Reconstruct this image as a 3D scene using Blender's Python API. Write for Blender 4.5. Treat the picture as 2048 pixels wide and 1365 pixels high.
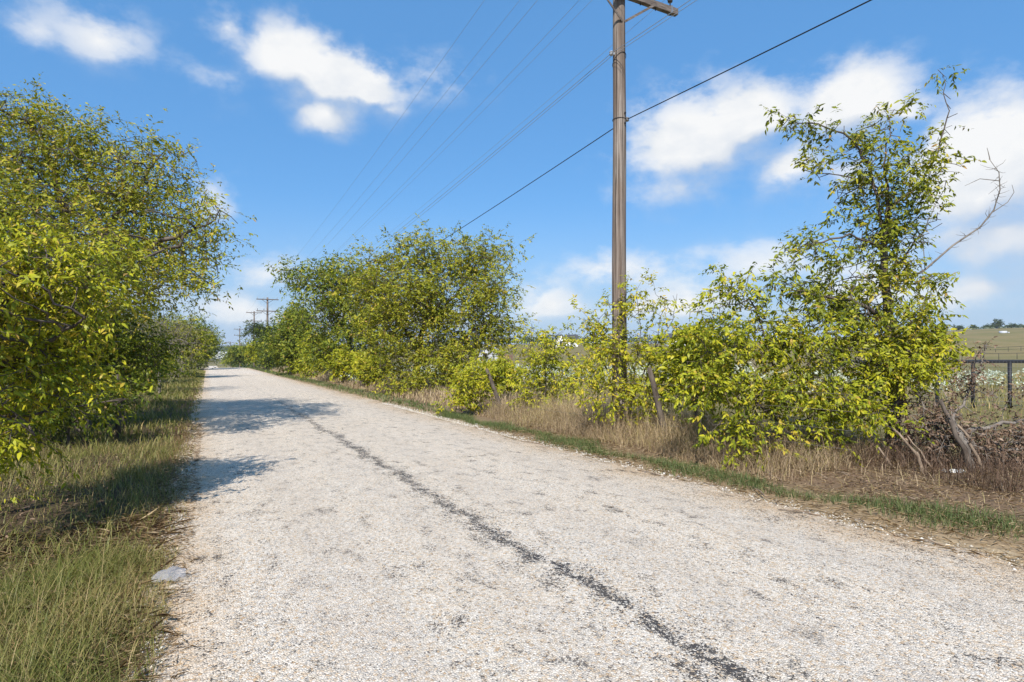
import bpy, math, random
import numpy as np
R = math.radians
for o in list(bpy.data.objects): bpy.data.objects.remove(o)
SC = bpy.context.scene
COL = SC.collection
rng = np.random.default_rng(7)

# ------------------------------------------------------------------ camera, sky, sun, exposure
F, CX, HY, CH = 1150.0, 1024.0, 688.0, 1.6       # focal length / centre / horizon in photo pixels, eye height
cam_d = bpy.data.cameras.new('camera'); cam = bpy.data.objects.new('camera', cam_d); COL.objects.link(cam)
cam.location = (0, 0, CH); cam.rotation_euler = (R(90), 0, 0)
cam_d.sensor_width = 36; cam_d.lens = F / 2048 * 36; cam_d.shift_y = 5.5 / 2048
cam_d.clip_start = 0.05; cam_d.clip_end = 60000
SC.camera = cam
SUN_EL = R(44); SHADOW_DIR = np.array([0.2, 0.98])   # the way shadows fall on the ground
sun_d = bpy.data.lights.new('sun', 'SUN'); sun_d.energy = 5.0; sun_d.angle = R(0.5); sun_d.color = (1, 0.95, 0.87)
sun = bpy.data.objects.new('sun', sun_d); COL.objects.link(sun)
sun.rotation_euler = (R(90) - SUN_EL, 0, math.atan2(-SHADOW_DIR[0], SHADOW_DIR[1]))
SC.view_settings.view_transform = 'Standard'; SC.view_settings.look = 'None'
SC.view_settings.exposure = 0.36; SC.view_settings.gamma = 1.0; SC.view_settings.use_curve_mapping = False
SC.cycles.max_bounces = 5; SC.cycles.diffuse_bounces = 3; SC.cycles.glossy_bounces = 2; SC.cycles.transparent_max_bounces = 8; SC.cycles.volume_bounces = 0
SC.cycles.use_denoising = True

class NT:
    """small helper that writes node trees"""
    def __init__(s, tree): s.t = tree; s.n = tree.nodes; s.l = tree.links
    def put(s, sock, v):
        if isinstance(v, bpy.types.NodeSocket): s.l.new(v, sock)
        elif v is not None:
            if hasattr(sock, 'default_value') and not isinstance(v, (int, float)) and len(v) == 3 and sock.type == 'RGBA': v = (*v, 1)
            sock.default_value = v
    def node(s, typ, ins={}, **kw):
        n = s.n.new(typ)
        for k, v in kw.items(): setattr(n, k, v)
        for k, v in ins.items(): s.put(n.inputs[k], v)
        return n
    def m(s, op, a, b=None, c=None, clamp=False):
        n = s.n.new('ShaderNodeMath'); n.operation = op; n.use_clamp = clamp
        s.put(n.inputs[0], a)
        if b is not None: s.put(n.inputs[1], b)
        if c is not None: s.put(n.inputs[2], c)
        return n.outputs[0]
    def v(s, op, a, b=None, out=0):
        n = s.n.new('ShaderNodeVectorMath'); n.operation = op
        s.put(n.inputs[0], a)
        if b is not None:
            if op == 'SCALE': s.put(n.inputs['Scale'], b)
            else: s.put(n.inputs[1], b)
        return n.outputs[out]
    def noise(s, vec, scale, detail=4, rough=0.55, out='Fac', dist=0.0):
        return s.node('ShaderNodeTexNoise', {'Vector': vec, 'Scale': scale, 'Detail': detail, 'Roughness': rough, 'Distortion': dist}).outputs[out]
    def rng(s, x, a, b, c=0.0, d=1.0, smooth=False):
        return s.node('ShaderNodeMapRange', {0: x, 1: a, 2: b, 3: c, 4: d}, interpolation_type='SMOOTHSTEP' if smooth else 'LINEAR').outputs[0]
    def mix(s, f, a, b, mode='MIX'):
        n = s.n.new('ShaderNodeMix'); n.data_type = 'RGBA'; n.blend_type = mode
        s.put(n.inputs[0], f); s.put(n.inputs[6], a); s.put(n.inputs[7], b)
        return n.outputs[2]
    def ramp(s, f, stops, interp='LINEAR'):
        n = s.n.new('ShaderNodeValToRGB'); e = n.color_ramp; e.interpolation = interp
        while len(e.elements) < len(stops): e.elements.new(0.5)
        for el, (p, c) in zip(e.elements, stops): el.position = p; el.color = (*c, 1)
        s.put(n.inputs[0], f); return n.outputs[0]

# world: clear-day sky with scattered cumulus all the way round
W = bpy.data.worlds.new('World'); SC.world = W; W.use_nodes = True
nt = NT(W.node_tree); nt.n.clear()
sky = nt.node('ShaderNodeTexSky', sky_type='NISHITA', sun_disc=False, sun_elevation=SUN_EL, sun_rotation=R(180 + 11.5), altitude=150, air_density=1.0, dust_density=0.2, ozone_density=3.0)
dirv = nt.node('ShaderNodeTexCoord').outputs['Generated']
sep = nt.node('ShaderNodeSeparateXYZ', {0: dirv})
az = nt.m('ARCTAN2', sep.outputs[0], sep.outputs[1]); el = nt.m('ARCSINE', sep.outputs[2])
pv = nt.node('ShaderNodeCombineXYZ', {0: az, 1: el, 2: 0.0}).outputs[0]
def azel(px, py):
    x, y = (px - CX) / F, (HY - py) / F
    return math.atan(x), math.atan2(y, math.hypot(1, x))
CL = []   # (az, el, half width, half height, density)
for px, py, rx, ry, w in [(580, 70, 110, 80, 1.25), (650, 120, 120, 80, 1.35), (720, 130, 90, 60, 1.1), (645, 190, 80, 50, 1.35), (770, 180, 50, 34, .6), (850, 125, 80, 50, .33), (440, 105, 80, 45, .22),
                          (180, 20, 110, 65, .62), (440, 0, 50, 30, .5), (60, 10, 70, 40, .4),
                          (1480, 200, 110, 75, 1.1), (1390, 250, 150, 100, 1.0), (1360, 330, 130, 60, .6), (1560, 290, 120, 80, .6), (1690, 165, 120, 75, 1.0), (1790, 180, 70, 35, .55),
                          (1960, 310, 170, 150, 1.35), (1990, 420, 160, 120, 1.0), (1700, 290, 120, 80, .45), (2120, 330, 160, 170, 1.1), (1900, 420, 120, 80, .6),
                          (1230, 515, 110, 38, .55), (1090, 600, 90, 50, .7), (1330, 590, 220, 50, .6), (1520, 500, 160, 50, .45), (1700, 560, 200, 60, .5), (1950, 560, 220, 70, .55),
                          (420, 365, 55, 48, .5), (520, 520, 100, 40, .5), (470, 610, 160, 45, .6), (180, 600, 200, 60, .5), (800, 620, 200, 40, .45)]:
    a, e = azel(px, py); a2, _ = azel(px + rx, py); _, e2 = azel(px, py - ry)
    CL.append((a + .008, e - .030 * min(1, e / .2), abs(a2 - a) * (1.15 if px > 1200 else .98), abs(e2 - e) * (1.2 if px > 1200 else 1.05), w + (.12 if px > 1200 else 0)))
warp = nt.v('SUBTRACT', nt.noise(dirv, 11.0, 5, .6, 'Color'), (.5, .5, .5))
pv = nt.v('ADD', pv, nt.v('SCALE', warp, 0.035))
def field(p):
    acc = None
    for a, e, ra, re, w in CL:
        q = nt.v('MULTIPLY', nt.v('SUBTRACT', p, (a, e, 0)), (1 / ra, 1 / re, 0))
        f = nt.m('MULTIPLY', nt.m('SUBTRACT', 1.25, nt.v('LENGTH', q, out=1)), w)
        acc = f if acc is None else nt.m('SMOOTH_MAX', acc, f, 0.25)
    return acc
out_f = nt.m('MAXIMUM', nt.rng(nt.m('ABSOLUTE', az), .86, 1.0), nt.rng(el, .58, .68))     # beyond the named clouds the same kind of cumulus goes on
def rest(v): return nt.m('MULTIPLY', nt.rng(nt.noise(nt.v('MULTIPLY', v, (1, 1, 2.2)), 2.6, 2, .5), .54, .70, -.6, 1.0), out_f)
fA = nt.m('MAXIMUM', field(pv), nt.m('SUBTRACT', rest(dirv), nt.m('MULTIPLY', nt.m('SUBTRACT', 1.0, out_f), 5))); fB = nt.m('MAXIMUM', field(nt.v('ADD', pv, (-0.01, 0.045, 0))), nt.m('SUBTRACT', rest(nt.v('ADD', dirv, (0, 0, .045))), nt.m('MULTIPLY', nt.m('SUBTRACT', 1.0, out_f), 5)))
flat = nt.v('MULTIPLY', dirv, (1, 1, 1.6))
fb = nt.m('SUBTRACT', nt.noise(flat, 15.0, 9, .6), .5)
dens = nt.m('ADD', fA, nt.m('MULTIPLY', fb, 2.3))
low = nt.rng(nt.m('SUBTRACT', fB, fA), -.15, .35)
alpha = nt.m('MULTIPLY', nt.rng(dens, -.12, nt.m('ADD', .78, nt.m('MULTIPLY', low, 1.0)), smooth=True), nt.rng(fA, -.1, .8, .2, 1.0))
ccol = nt.mix(nt.m('MULTIPLY', low, .9, clamp=True), (.76, .76, .755), (.42, .49, .60))
ccol = nt.mix(nt.rng(nt.noise(flat, 16, 4), .45, .75), ccol, nt.mix(0.5, ccol, (.52, .57, .64)))
hz = nt.rng(sep.outputs[2], -.04, .25, 1.0, 0.0, smooth=True)      # the pale band of a clear day near the horizon
skyc = nt.v('SCALE', sky.outputs[0], 0.142)
skyc = nt.node('ShaderNodeHueSaturation', {'Color': skyc, 'Saturation': 1.22, 'Value': 1.0}).outputs[0]
skyc = nt.mix(.62, skyc, (.112, .30, .61))      # the even, well lit blue of the photograph's exposure
skyc = nt.mix(nt.m('MULTIPLY', hz, .85), skyc, (.315, .435, .61))
final = nt.mix(nt.m('MULTIPLY', alpha, .96), skyc, ccol)
bg = nt.node('ShaderNodeBackground', {'Color': final, 'Strength': 1.0})
nt.node('ShaderNodeOutputWorld', {'Surface': bg.outputs[0]})
W.cycles.sampling_method = 'MANUAL'; W.cycles.sample_map_resolution = 512

# ------------------------------------------------------------------ the lie of the land
TH = math.atan((CX - 415) / F)
U = np.array([-math.sin(TH), math.cos(TH)]); T = np.array([math.cos(TH), math.sin(TH)])   # along the road / to its right
ROAD_L, ROAD_R = -0.25, 5.3
RR = np.array([0, 10, 30, 60, 95, 110, 130, 160, 200, 250, 320, 450, 700, 1200, 2500, 5000, 9000, 30000.])
def plane(ph): return [-.024 * r * math.cos(R(ph)) for r in RR[:4]]
PROF = [-2.05, -2.55, -3.5, -5.3, -8.2, -10, -11.5, -13, -12.5, -14, -20, -25, -20, -10]
TAB = {
 -180: [0, .24, .72, 1.2] + [1.4] * 10 + [0, -5, -10, -10],
 -100: plane(-90) + [0] * 9 + [-3, -8, -12, -12, -10],
 -50: plane(-50) + [-1.2, -1.3, -1.5, -1.8, -2.2, -3, -4, -6, -10, -15, -20, -22, -18, -10],
 -36: plane(-36) + [-1.9, -2.3, -3.0, -4.4, -6.5, -9, -11, -13, -12.5, -14, -20, -25, -20, -10],
 -28: [-.0212 * r - .0113 * min(r, 2.5) for r in RR[:4]] + PROF,
 -22: plane(-22) + PROF,
 -14: plane(-14) + [-2.1, -2.3, -2.5, -3, -3.4, -4, -5, -8, -14, -20, -25, -24, -18, -10],
 -4: plane(-4) + [-1.85, -1.75, -1.5, -1.1, -.4, .5, 1, 0, -5, -15, -22, -22, -18, -10],
 16: plane(16) + [-1.75, -1.7, -1.4, -.8, .3, 1.2, 1.5, 1, -4, -12, -20, -22, -18, -10],
 30: plane(30) + [-1.9, -2.0, -2.1, -1.9, -1.2, 1.0, 3.5, 6, 3, -6, -18, -22, -18, -10],
 39: plane(39) + [-1.8, -2.0, -2.2, -2.2, -1.8, 1.2, 5.6, 10.5, 11, 4, -16, -22, -18, -10],
 60: plane(60) + [-1.0, -1.1, -1.2, -1.1, 0, 3.5, 8, 13, 14, 6, -14, -22, -18, -10],
 100: plane(90) + [0] * 9 + [-3, -8, -12, -12, -10],
 180: [0, .24, .72, 1.2] + [1.4] * 10 + [0, -5, -10, -10]}
PH = np.array(sorted(TAB)); TB = np.array([TAB[k] for k in sorted(TAB)])
def st(x, y): return x * U[0] + y * U[1], x * T[0] + y * T[1]
def xy(s, t): return s * U[0] + t * T[0], s * U[1] + t * T[1]
def sm(a, b, x): q = np.clip((x - a) / (b - a), 0, 1); return q * q * (3 - 2 * q)
def lowz(x, y):
    r = np.hypot(x, y); ph = np.degrees(np.arctan2(x, y))
    i = np.clip(np.searchsorted(PH, ph) - 1, 0, len(PH) - 2); fi = (ph - PH[i]) / (PH[i + 1] - PH[i])
    j = np.clip(np.searchsorted(RR, r) - 1, 0, len(RR) - 2); fj = np.clip((r - RR[j]) / (RR[j + 1] - RR[j]), 0, 1)
    return (TB[i, j] * (1 - fi) * (1 - fj) + TB[i + 1, j] * fi * (1 - fj) + TB[i, j + 1] * (1 - fi) * fj + TB[i + 1, j + 1] * fi * fj)
def H(x, y):
    x = np.asarray(x, float); y = np.asarray(y, float)
    s, t = st(x, y); z = lowz(x, y)
    off = np.maximum(ROAD_L - t, t - ROAD_R)             # distance off the road
    w = sm(.1, 1.2, off)
    rel = .035 * np.sin(1.7 * x + .6 * y) * np.sin(1.3 * y - .9 * x + 1) + .02 * np.sin(4.1 * x + 1.3) * np.sin(3.7 * y)
    z = z + w * rel
    z = z - .10 * sm(.05, 1.2, ROAD_L - t) * sm(60, 20, np.hypot(x, y)) + .07 * sm(1.0, 3.0, t - ROAD_R) * (1 - sm(3, 6, t - ROAD_R))
    far = sm(150, 900, np.hypot(x, y))
    return z + far * (3 * np.sin(x / 310.) * np.sin(y / 270. + 1) + 2 * np.sin(x / 140. + 2) * np.sin(y / 170.))
def H1(x, y): return float(H(np.array([x]), np.array([y]))[0])
def P(px, py, Z): return np.array([(px - CX) / F * Z, Z, CH + (HY - py) / F * Z])
def G(px, Z): x = (px - CX) / F * Z; return np.array([x, Z, H1(x, Z)])

# ------------------------------------------------------------------ mesh helpers
def link(name, me, mat=None, parent=None):
    o = bpy.data.objects.new(name, me); COL.objects.link(o)
    if mat and me is not None and not me.materials: me.materials.append(mat)
    if parent: o.parent = parent
    return o
def tag(o, label, cat, group=None, kind=None):
    o['label'] = label; o['category'] = cat
    if group: o['group'] = group
    if kind: o['kind'] = kind
    return o
def structure(o): o['kind'] = 'structure'; return o
def empty(name, loc, label, cat, group=None):
    o = bpy.data.objects.new(name, None); COL.objects.link(o); o.location = loc; o.empty_display_size = .2
    return tag(o, label, cat, group)
def fmesh(name, V, faces, attrs=None, smooth=False):
    """faces: int array (n,3) or (n,4)"""
    me = bpy.data.meshes.new(name); V = np.ascontiguousarray(V, np.float32); faces = np.ascontiguousarray(faces, np.int32)
    k = faces.shape[1]; n = len(faces)
    me.vertices.add(len(V)); me.vertices.foreach_set('co', V.ravel())
    me.loops.add(n * k); me.loops.foreach_set('vertex_index', faces.ravel())
    me.polygons.add(n); me.polygons.foreach_set('loop_start', np.arange(n, dtype=np.int32) * k)
    if smooth: me.polygons.foreach_set('use_smooth', np.ones(n, bool))
    for an, av in (attrs or {}).items():
        a = me.attributes.new(an, 'FLOAT', 'POINT'); a.data.foreach_set('value', np.ascontiguousarray(av, np.float32))
    me.update(calc_edges=True); me.validate(); return me
class MB:
    """collects simple solids into one mesh"""
    def __init__(s): s.V = []; s.F = []
    def add(s, V, Fs):
        b = len(s.V); s.V += [tuple(map(float, v)) for v in V]; s.F += [tuple(b + i for i in f) for f in Fs]; return s
    def box(s, c, size, rz=0, ax=None):
        hx, hy, hz = [d / 2 for d in size]; A = ax if ax is not None else np.array([[math.cos(rz), math.sin(rz), 0], [-math.sin(rz), math.cos(rz), 0], [0, 0, 1]])
        V = [np.array(c) + A[0] * (sx * hx) + A[1] * (sy * hy) + A[2] * (sz * hz) for sx in (-1, 1) for sy in (-1, 1) for sz in (-1, 1)]
        return s.add(V, [(0, 1, 3, 2), (4, 6, 7, 5), (0, 4, 5, 1), (2, 3, 7, 6), (0, 2, 6, 4), (1, 5, 7, 3)])
    def bar(s, a, b, w, h):
        a = np.array(a, float); b = np.array(b, float); d = b - a; L = np.linalg.norm(d); d /= L
        up = np.array([0, 0, 1.]) if abs(d[2]) < .95 else np.array([1., 0, 0]); x = np.cross(d, up); x /= np.linalg.norm(x); z = np.cross(x, d)
        return s.box((a + b) / 2, (L, w, h), ax=np.array([d, x, z]))
    def tube(s, pts, rad, n=8, cap=True):
        pts = np.array(pts, float); rad = np.broadcast_to(np.array(rad, float), (len(pts),)); tv = np.gradient(pts, axis=0); b = len(s.V)
        for p, r, d in zip(pts, rad, tv):
            d = d / (np.linalg.norm(d) + 1e-9); up = np.array([0, 0, 1.]) if abs(d[2]) < .9 else np.array([0, 1., 0])
            x = np.cross(d, up); x /= np.linalg.norm(x); y = np.cross(d, x)
            s.V += [tuple(p + r * (math.cos(2 * math.pi * k / n) * x + math.sin(2 * math.pi * k / n) * y)) for k in range(n)]
        for i in range(len(pts) - 1):
            s.F += [(b + i * n + k, b + i * n + (k + 1) % n, b + (i + 1) * n + (k + 1) % n, b + (i + 1) * n + k) for k in range(n)]
        if cap: s.F += [tuple(b + k for k in range(n))[::-1], tuple(b + (len(pts) - 1) * n + k for k in range(n))]
        return s
    def lathe(s, c, prof, n=10):
        return s.tube([np.array(c) + np.array([0, 0, z]) for r, z in prof], [r for r, z in prof], n)
    def build(s, name, mat, parent=None, smooth=False):
        me = bpy.data.meshes.new(name); me.from_pydata(s.V, [], s.F); me.update()
        if smooth: me.polygons.foreach_set('use_smooth', [len(f) < 5 for f in s.F])
        return link(name, me, mat, parent)
def rel(o):
    """vertices were written in world space: move them into the parent's frame"""
    if o.parent: o.matrix_parent_inverse.identity(); o.data.transform(__import__('mathutils').Matrix.Translation(-o.parent.location))
    return o
def nrm(v): return v / (np.linalg.norm(v, axis=-1, keepdims=True) + 1e-9)

# ------------------------------------------------------------------ materials
def mat(name, build):
    m = bpy.data.materials.new(name); m.use_nodes = True; t = NT(m.node_tree); t.n.clear()
    sh = build(t); out = t.node('ShaderNodeOutputMaterial'); t.l.new(sh, out.inputs['Surface']); return m
def pbsdf(t, col, rough=.8, bump=None, bstr=.3, bdist=.01, spec=.3, metal=0.0):
    n = t.node('ShaderNodeBsdfPrincipled', {'Base Color': col, 'Roughness': rough, 'Specular IOR Level': spec, 'Metallic': metal})
    if bump is not None:
        b = t.node('ShaderNodeBump', {'Height': bump, 'Strength': bstr, 'Distance': bdist}); t.l.new(b.outputs[0], n.inputs['Normal'])
    return n.outputs[0]
def pos(t): return t.node('ShaderNodeNewGeometry').outputs['Position']
def simple(name, c1, c2, scale=20, rough=.8, stretch=None, bstr=.3, spec=.3, metal=0.0, bdist=.01):
    def b(t):
        p = t.node('ShaderNodeTexCoord').outputs['Object']
        if stretch: p = t.v('MULTIPLY', p, stretch)
        n = t.noise(p, scale, 6, .6)
        return pbsdf(t, t.mix(t.rng(n, .3, .7), c1, c2), rough, n, bstr, bdist, spec, metal)
    return mat(name, b)
def leaf_mat(name, stops, trans=.27, gloss=.012):
    def b(t):
        a = t.node('ShaderNodeAttribute', attribute_name='v').outputs['Fac']
        c = t.ramp(a, stops)
        d = t.node('ShaderNodeBsdfDiffuse', {'Color': c}).outputs[0]
        tr = t.node('ShaderNodeBsdfTranslucent', {'Color': t.mix(1.0, c, (1.15, 1.1, .6), 'MULTIPLY')}).outputs[0]
        g = t.node('ShaderNodeBsdfGlossy', {'Color': (1, 1, 1), 'Roughness': .45}).outputs[0]
        m1 = t.node('ShaderNodeMixShader', {0: trans, 1: d, 2: tr}).outputs[0]
        return t.node('ShaderNodeMixShader', {0: gloss, 1: m1, 2: g}).outputs[0]
    return mat(name, b)
LEAF_Y = leaf_mat('leaf_yellow_green', [(0, (.09, .12, .012)), (.35, (.22, .25, .016)), (.7, (.40, .40, .022)), (.93, (.55, .47, .03)), (1, (.42, .28, .06))])
LEAF_G = leaf_mat('leaf_green', [(0, (.05, .08, .012)), (.4, (.13, .17, .018)), (.75, (.26, .28, .024)), (.95, (.40, .36, .035)), (1, (.34, .24, .06))])
LEAF_O = leaf_mat('leaf_olive', [(0, (.08, .105, .014)), (.4, (.21, .235, .018)), (.75, (.36, .355, .026)), (.95, (.47, .40, .04)), (1, (.38, .24, .07))])
LEAF_D = leaf_mat('leaf_dark', [(0, (.02, .035, .010)), (.5, (.05, .075, .016)), (1, (.12, .14, .03))], .15)
LEAF_GREY = leaf_mat('leaf_grey', [(0, (.10, .11, .04)), (.5, (.20, .20, .06)), (1, (.34, .29, .12))])
LEAF_DEAD = leaf_mat('leaf_dead', [(0, (.055, .034, .024)), (.5, (.165, .105, .07)), (1, (.32, .22, .15))], .15)
GRASS_L = leaf_mat('grass_lush', [(0, (.07, .09, .02)), (.3, (.13, .155, .03)), (.6, (.24, .225, .065)), (.85, (.38, .31, .13)), (1, (.46, .32, .15))], .3)
GRASS_S = leaf_mat('grass_short', [(0, (.06, .10, .03)), (.5, (.125, .165, .055)), (.85, (.23, .225, .09)), (1, (.40, .32, .14))], .3)
GRASS_D = leaf_mat('grass_dry', [(0, (.19, .14, .09)), (.4, (.40, .295, .19)), (.8, (.60, .46, .29)), (1, (.44, .38, .14))], .25)
STRAW = leaf_mat('straw', [(0, (.10, .06, .035)), (.5, (.28, .19, .10)), (1, (.55, .42, .26))], .1)
FLOWER = leaf_mat('bract_white', [(0, (.16, .21, .09)), (.35, (.38, .44, .30)), (1, (.80, .84, .74))], .3)
BARK = simple('bark', (.055, .042, .034), (.17, .14, .115), 14, .95, (1, 1, .25), .8, .1, bdist=.02)
BARK_GREY = simple('bark_grey', (.12, .10, .085), (.26, .23, .20), 14, .95, (1, 1, .3), .6, .1)
DEADWOOD = simple('deadwood', (.12, .085, .06), (.38, .29, .21), 14, .9, (1, 1, .2), .5, .1)
def polewood(t):
    p = t.node('ShaderNodeTexCoord').outputs['Object']
    n1 = t.noise(t.v('MULTIPLY', p, (5, 5, .16)), 4, 8, .68); n2 = t.noise(t.v('MULTIPLY', p, (11, 11, .10)), 3, 5, .65); n3 = t.noise(p, 1.2, 3)
    c = t.ramp(n1, [(.25, (.06, .044, .036)), (.42, (.15, .12, .10)), (.56, (.25, .21, .18)), (.7, (.40, .36, .325))])
    c = t.mix(t.rng(n3, .35, .7, 0, .35), c, (.19, .12, .08))
    c = t.mix(t.rng(n2, .545, .62), c, (.035, .026, .022))
    return pbsdf(t, c, .9, t.m('ADD', n1, t.m('MULTIPLY', n2, -.6)), .7, .015, .15)
POLE = mat('pole_wood', polewood)
ARM = simple('arm_wood', (.07, .055, .05), (.24, .205, .18), 6, .9, (1, 1, 6), .5, .1)
STEEL = simple('galvanised', (.22, .22, .23), (.36, .36, .37), 30, .5, metal=.6)
DARKMETAL = simple('dark_metal', (.012, .013, .015), (.03, .03, .035), 30, .5)
PORCELAIN = simple('insulator_brown', (.035, .022, .018), (.06, .045, .04), 20, .25, spec=.5)
GREYCER = simple('insulator_grey', (.30, .31, .33), (.40, .42, .45), 20, .3, spec=.5)
ALUMINIUM = simple('wire_aluminium', (.20, .22, .25), (.28, .30, .33), 20, .6)
WIRE = simple('wire_black', (.008, .008, .010), (.016, .016, .018), 20, .6)
BARB = simple('wire_grey', (.10, .09, .085), (.20, .17, .15), 40, .6)
RUST = simple('rust', (.09, .03, .02), (.20, .075, .05), 60, .9)

def road_m(t):
    p = pos(t); pt = t.v('DOT_PRODUCT', p, (T[0], T[1], 0), out=1); ps = t.v('DOT_PRODUCT', p, (U[0], U[1], 0), out=1)
    q = t.node('ShaderNodeCombineXYZ', {0: pt, 1: ps, 2: 0.0}).outputs[0]
    qw = t.v('ADD', q, t.v('SCALE', t.v('SUBTRACT', t.noise(q, 70, 3, .6, 'Color'), (.5, .5, .5)), .022))
    vo = t.node('ShaderNodeTexVoronoi', {'Vector': qw, 'Scale': 66.0, 'Randomness': 1.0}, voronoi_dimensions='2D')
    ve = t.node('ShaderNodeTexVoronoi', {'Vector': qw, 'Scale': 66.0, 'Randomness': 1.0}, voronoi_dimensions='2D', feature='DISTANCE_TO_EDGE')
    sp = t.node('ShaderNodeSeparateColor', {0: vo.outputs['Color']})
    vf = t.node('ShaderNodeTexVoronoi', {'Vector': qw, 'Scale': 150.0, 'Randomness': 1.0}, voronoi_dimensions='2D')
    r1 = sp.outputs[0]; r2 = t.m('ADD', t.m('MULTIPLY', sp.outputs[1], .45), t.m('MULTIPLY', t.node('ShaderNodeSeparateColor', {0: vf.outputs['Color']}).outputs[1], .55))
    stone = t.ramp(r1, [(0, (.72, .635, .53)), (.25, (.80, .725, .63)), (.5, (.64, .495, .345)), (.64, (.84, .775, .68)), (.8, (.50, .455, .405)), (.92, (.76, .665, .53)), (1, (.55, .37, .21))])
    big = t.noise(q, .9, 5, .6); mid = t.noise(t.v('MULTIPLY', q, (1, .55, 1)), 5.5, 6, .68); fine = t.noise(q, 22, 4, .65)
    # where the binder shows between the stones: everywhere a little, more in worn patches, most along the seam in the middle
    wob = t.m('ADD', t.m('MULTIPLY', t.m('SUBTRACT', t.noise(q, 1.1, 3, .6), .5), .5), t.m('ADD', t.m('MULTIPLY', t.m('SUBTRACT', mid, .5), .5), t.m('MULTIPLY', t.m('SUBTRACT', fine, .5), .22)))
    dc = t.m('ABSOLUTE', t.m('ADD', t.m('SUBTRACT', pt, 2.27), wob))
    seam = t.m('MULTIPLY', t.rng(dc, .0, .15, 1.0, 0.0, smooth=True), t.rng(t.noise(q, 3.1, 4, .65), .34, .52, .3, 1.0))
    seam = t.m('MULTIPLY', seam, t.rng(ps, 10, 26, 1.0, .3))
    patch = t.m('MULTIPLY', t.rng(mid, .53, .70), t.rng(big, .36, .62, .4, 1.0))
    edge = t.m('MULTIPLY', t.m('MAXIMUM', t.rng(pt, 4.2, 5.3), t.rng(pt, .5, -.25)), t.rng(mid, .42, .7))
    edge = t.m('MULTIPLY', edge, t.rng(ps, 10, 3, .25, 1.0))
    pr = t.m('MAXIMUM', t.m('MULTIPLY', patch, .78), t.m('MAXIMUM', t.m('MAXIMUM', t.m('MULTIPLY', seam, .68), t.m('MULTIPLY', t.m('MULTIPLY', t.rng(dc, .05, .6, .5, 0.0), t.rng(mid, .45, .65)), t.rng(ps, 4, 16, 1, .3))), t.m('MULTIPLY', edge, .5)))
    pr = t.m('ADD', pr, t.m('MULTIPLY', t.rng(fine, .62, .78), .2))
    bare = t.rng(t.m('SUBTRACT', t.m('ADD', t.m('MULTIPLY', pr, .82), .15), r2), -.05, .05)
    gap = t.m('MULTIPLY', t.rng(ve.outputs['Distance'], .01, t.m('ADD', .05, t.m('MULTIPLY', t.rng(mid, .35, .7), .11)), 1.0, 0.0), .6)
    tar = t.mix(t.rng(big, .35, .65), (.055, .052, .055), (.10, .09, .082))
    dirt = t.mix(t.m('MULTIPLY', t.m('MAXIMUM', t.rng(pt, 4.5, 5.4), t.rng(pt, .25, -.3)), t.rng(big, .3, .6, .2, .75)), (1, 1, 1), (.78, .62, .43))
    c = t.mix(gap, stone, (.13, .095, .07))
    c = t.mix(bare, c, tar)
    smear = t.m('MULTIPLY', t.rng(seam, .25, .75, smooth=True), t.rng(r2, .38, .68, .62, .0))
    c = t.mix(smear, c, tar)
    c = t.mix(t.m('MULTIPLY', patch, .16), c, (.20, .16, .12))
    c = t.mix(1.0, c, dirt, 'MULTIPLY'); c = t.mix(t.rng(big, .3, .7, .1, .4), c, t.mix(1.0, c, (1.0, .92, .81), 'MULTIPLY'))
    trk = t.m('ADD', pt, t.m('MULTIPLY', t.m('SUBTRACT', t.noise(q, .35, 3), .5), .8))
    tw_ = t.m('MAXIMUM', t.m('MAXIMUM', t.rng(t.m('ABSOLUTE', t.m('SUBTRACT', trk, .85)), .1, .5, 1, 0, True), t.rng(t.m('ABSOLUTE', t.m('SUBTRACT', trk, 1.75)), .1, .4, .6, 0, True)), t.m('MAXIMUM', t.rng(t.m('ABSOLUTE', t.m('SUBTRACT', trk, 3.0)), .1, .45, .8, 0, True), t.rng(t.m('ABSOLUTE', t.m('SUBTRACT', trk, 4.4)), .1, .5, 1, 0, True)))
    c = t.mix(t.m('MULTIPLY', tw_, t.rng(mid, .3, .7, .08, .38)), c, (.47, .40, .33))
    h = t.m('MULTIPLY', t.m('SUBTRACT', t.m('MULTIPLY', t.m('MINIMUM', ve.outputs['Distance'], .3), t.m('ADD', r1, .8)), t.m('MULTIPLY', bare, .12)), 1.0)
    return pbsdf(t, c, .88, h, .6, .025, .15)
ROAD = mat('chip_seal', road_m)

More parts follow.
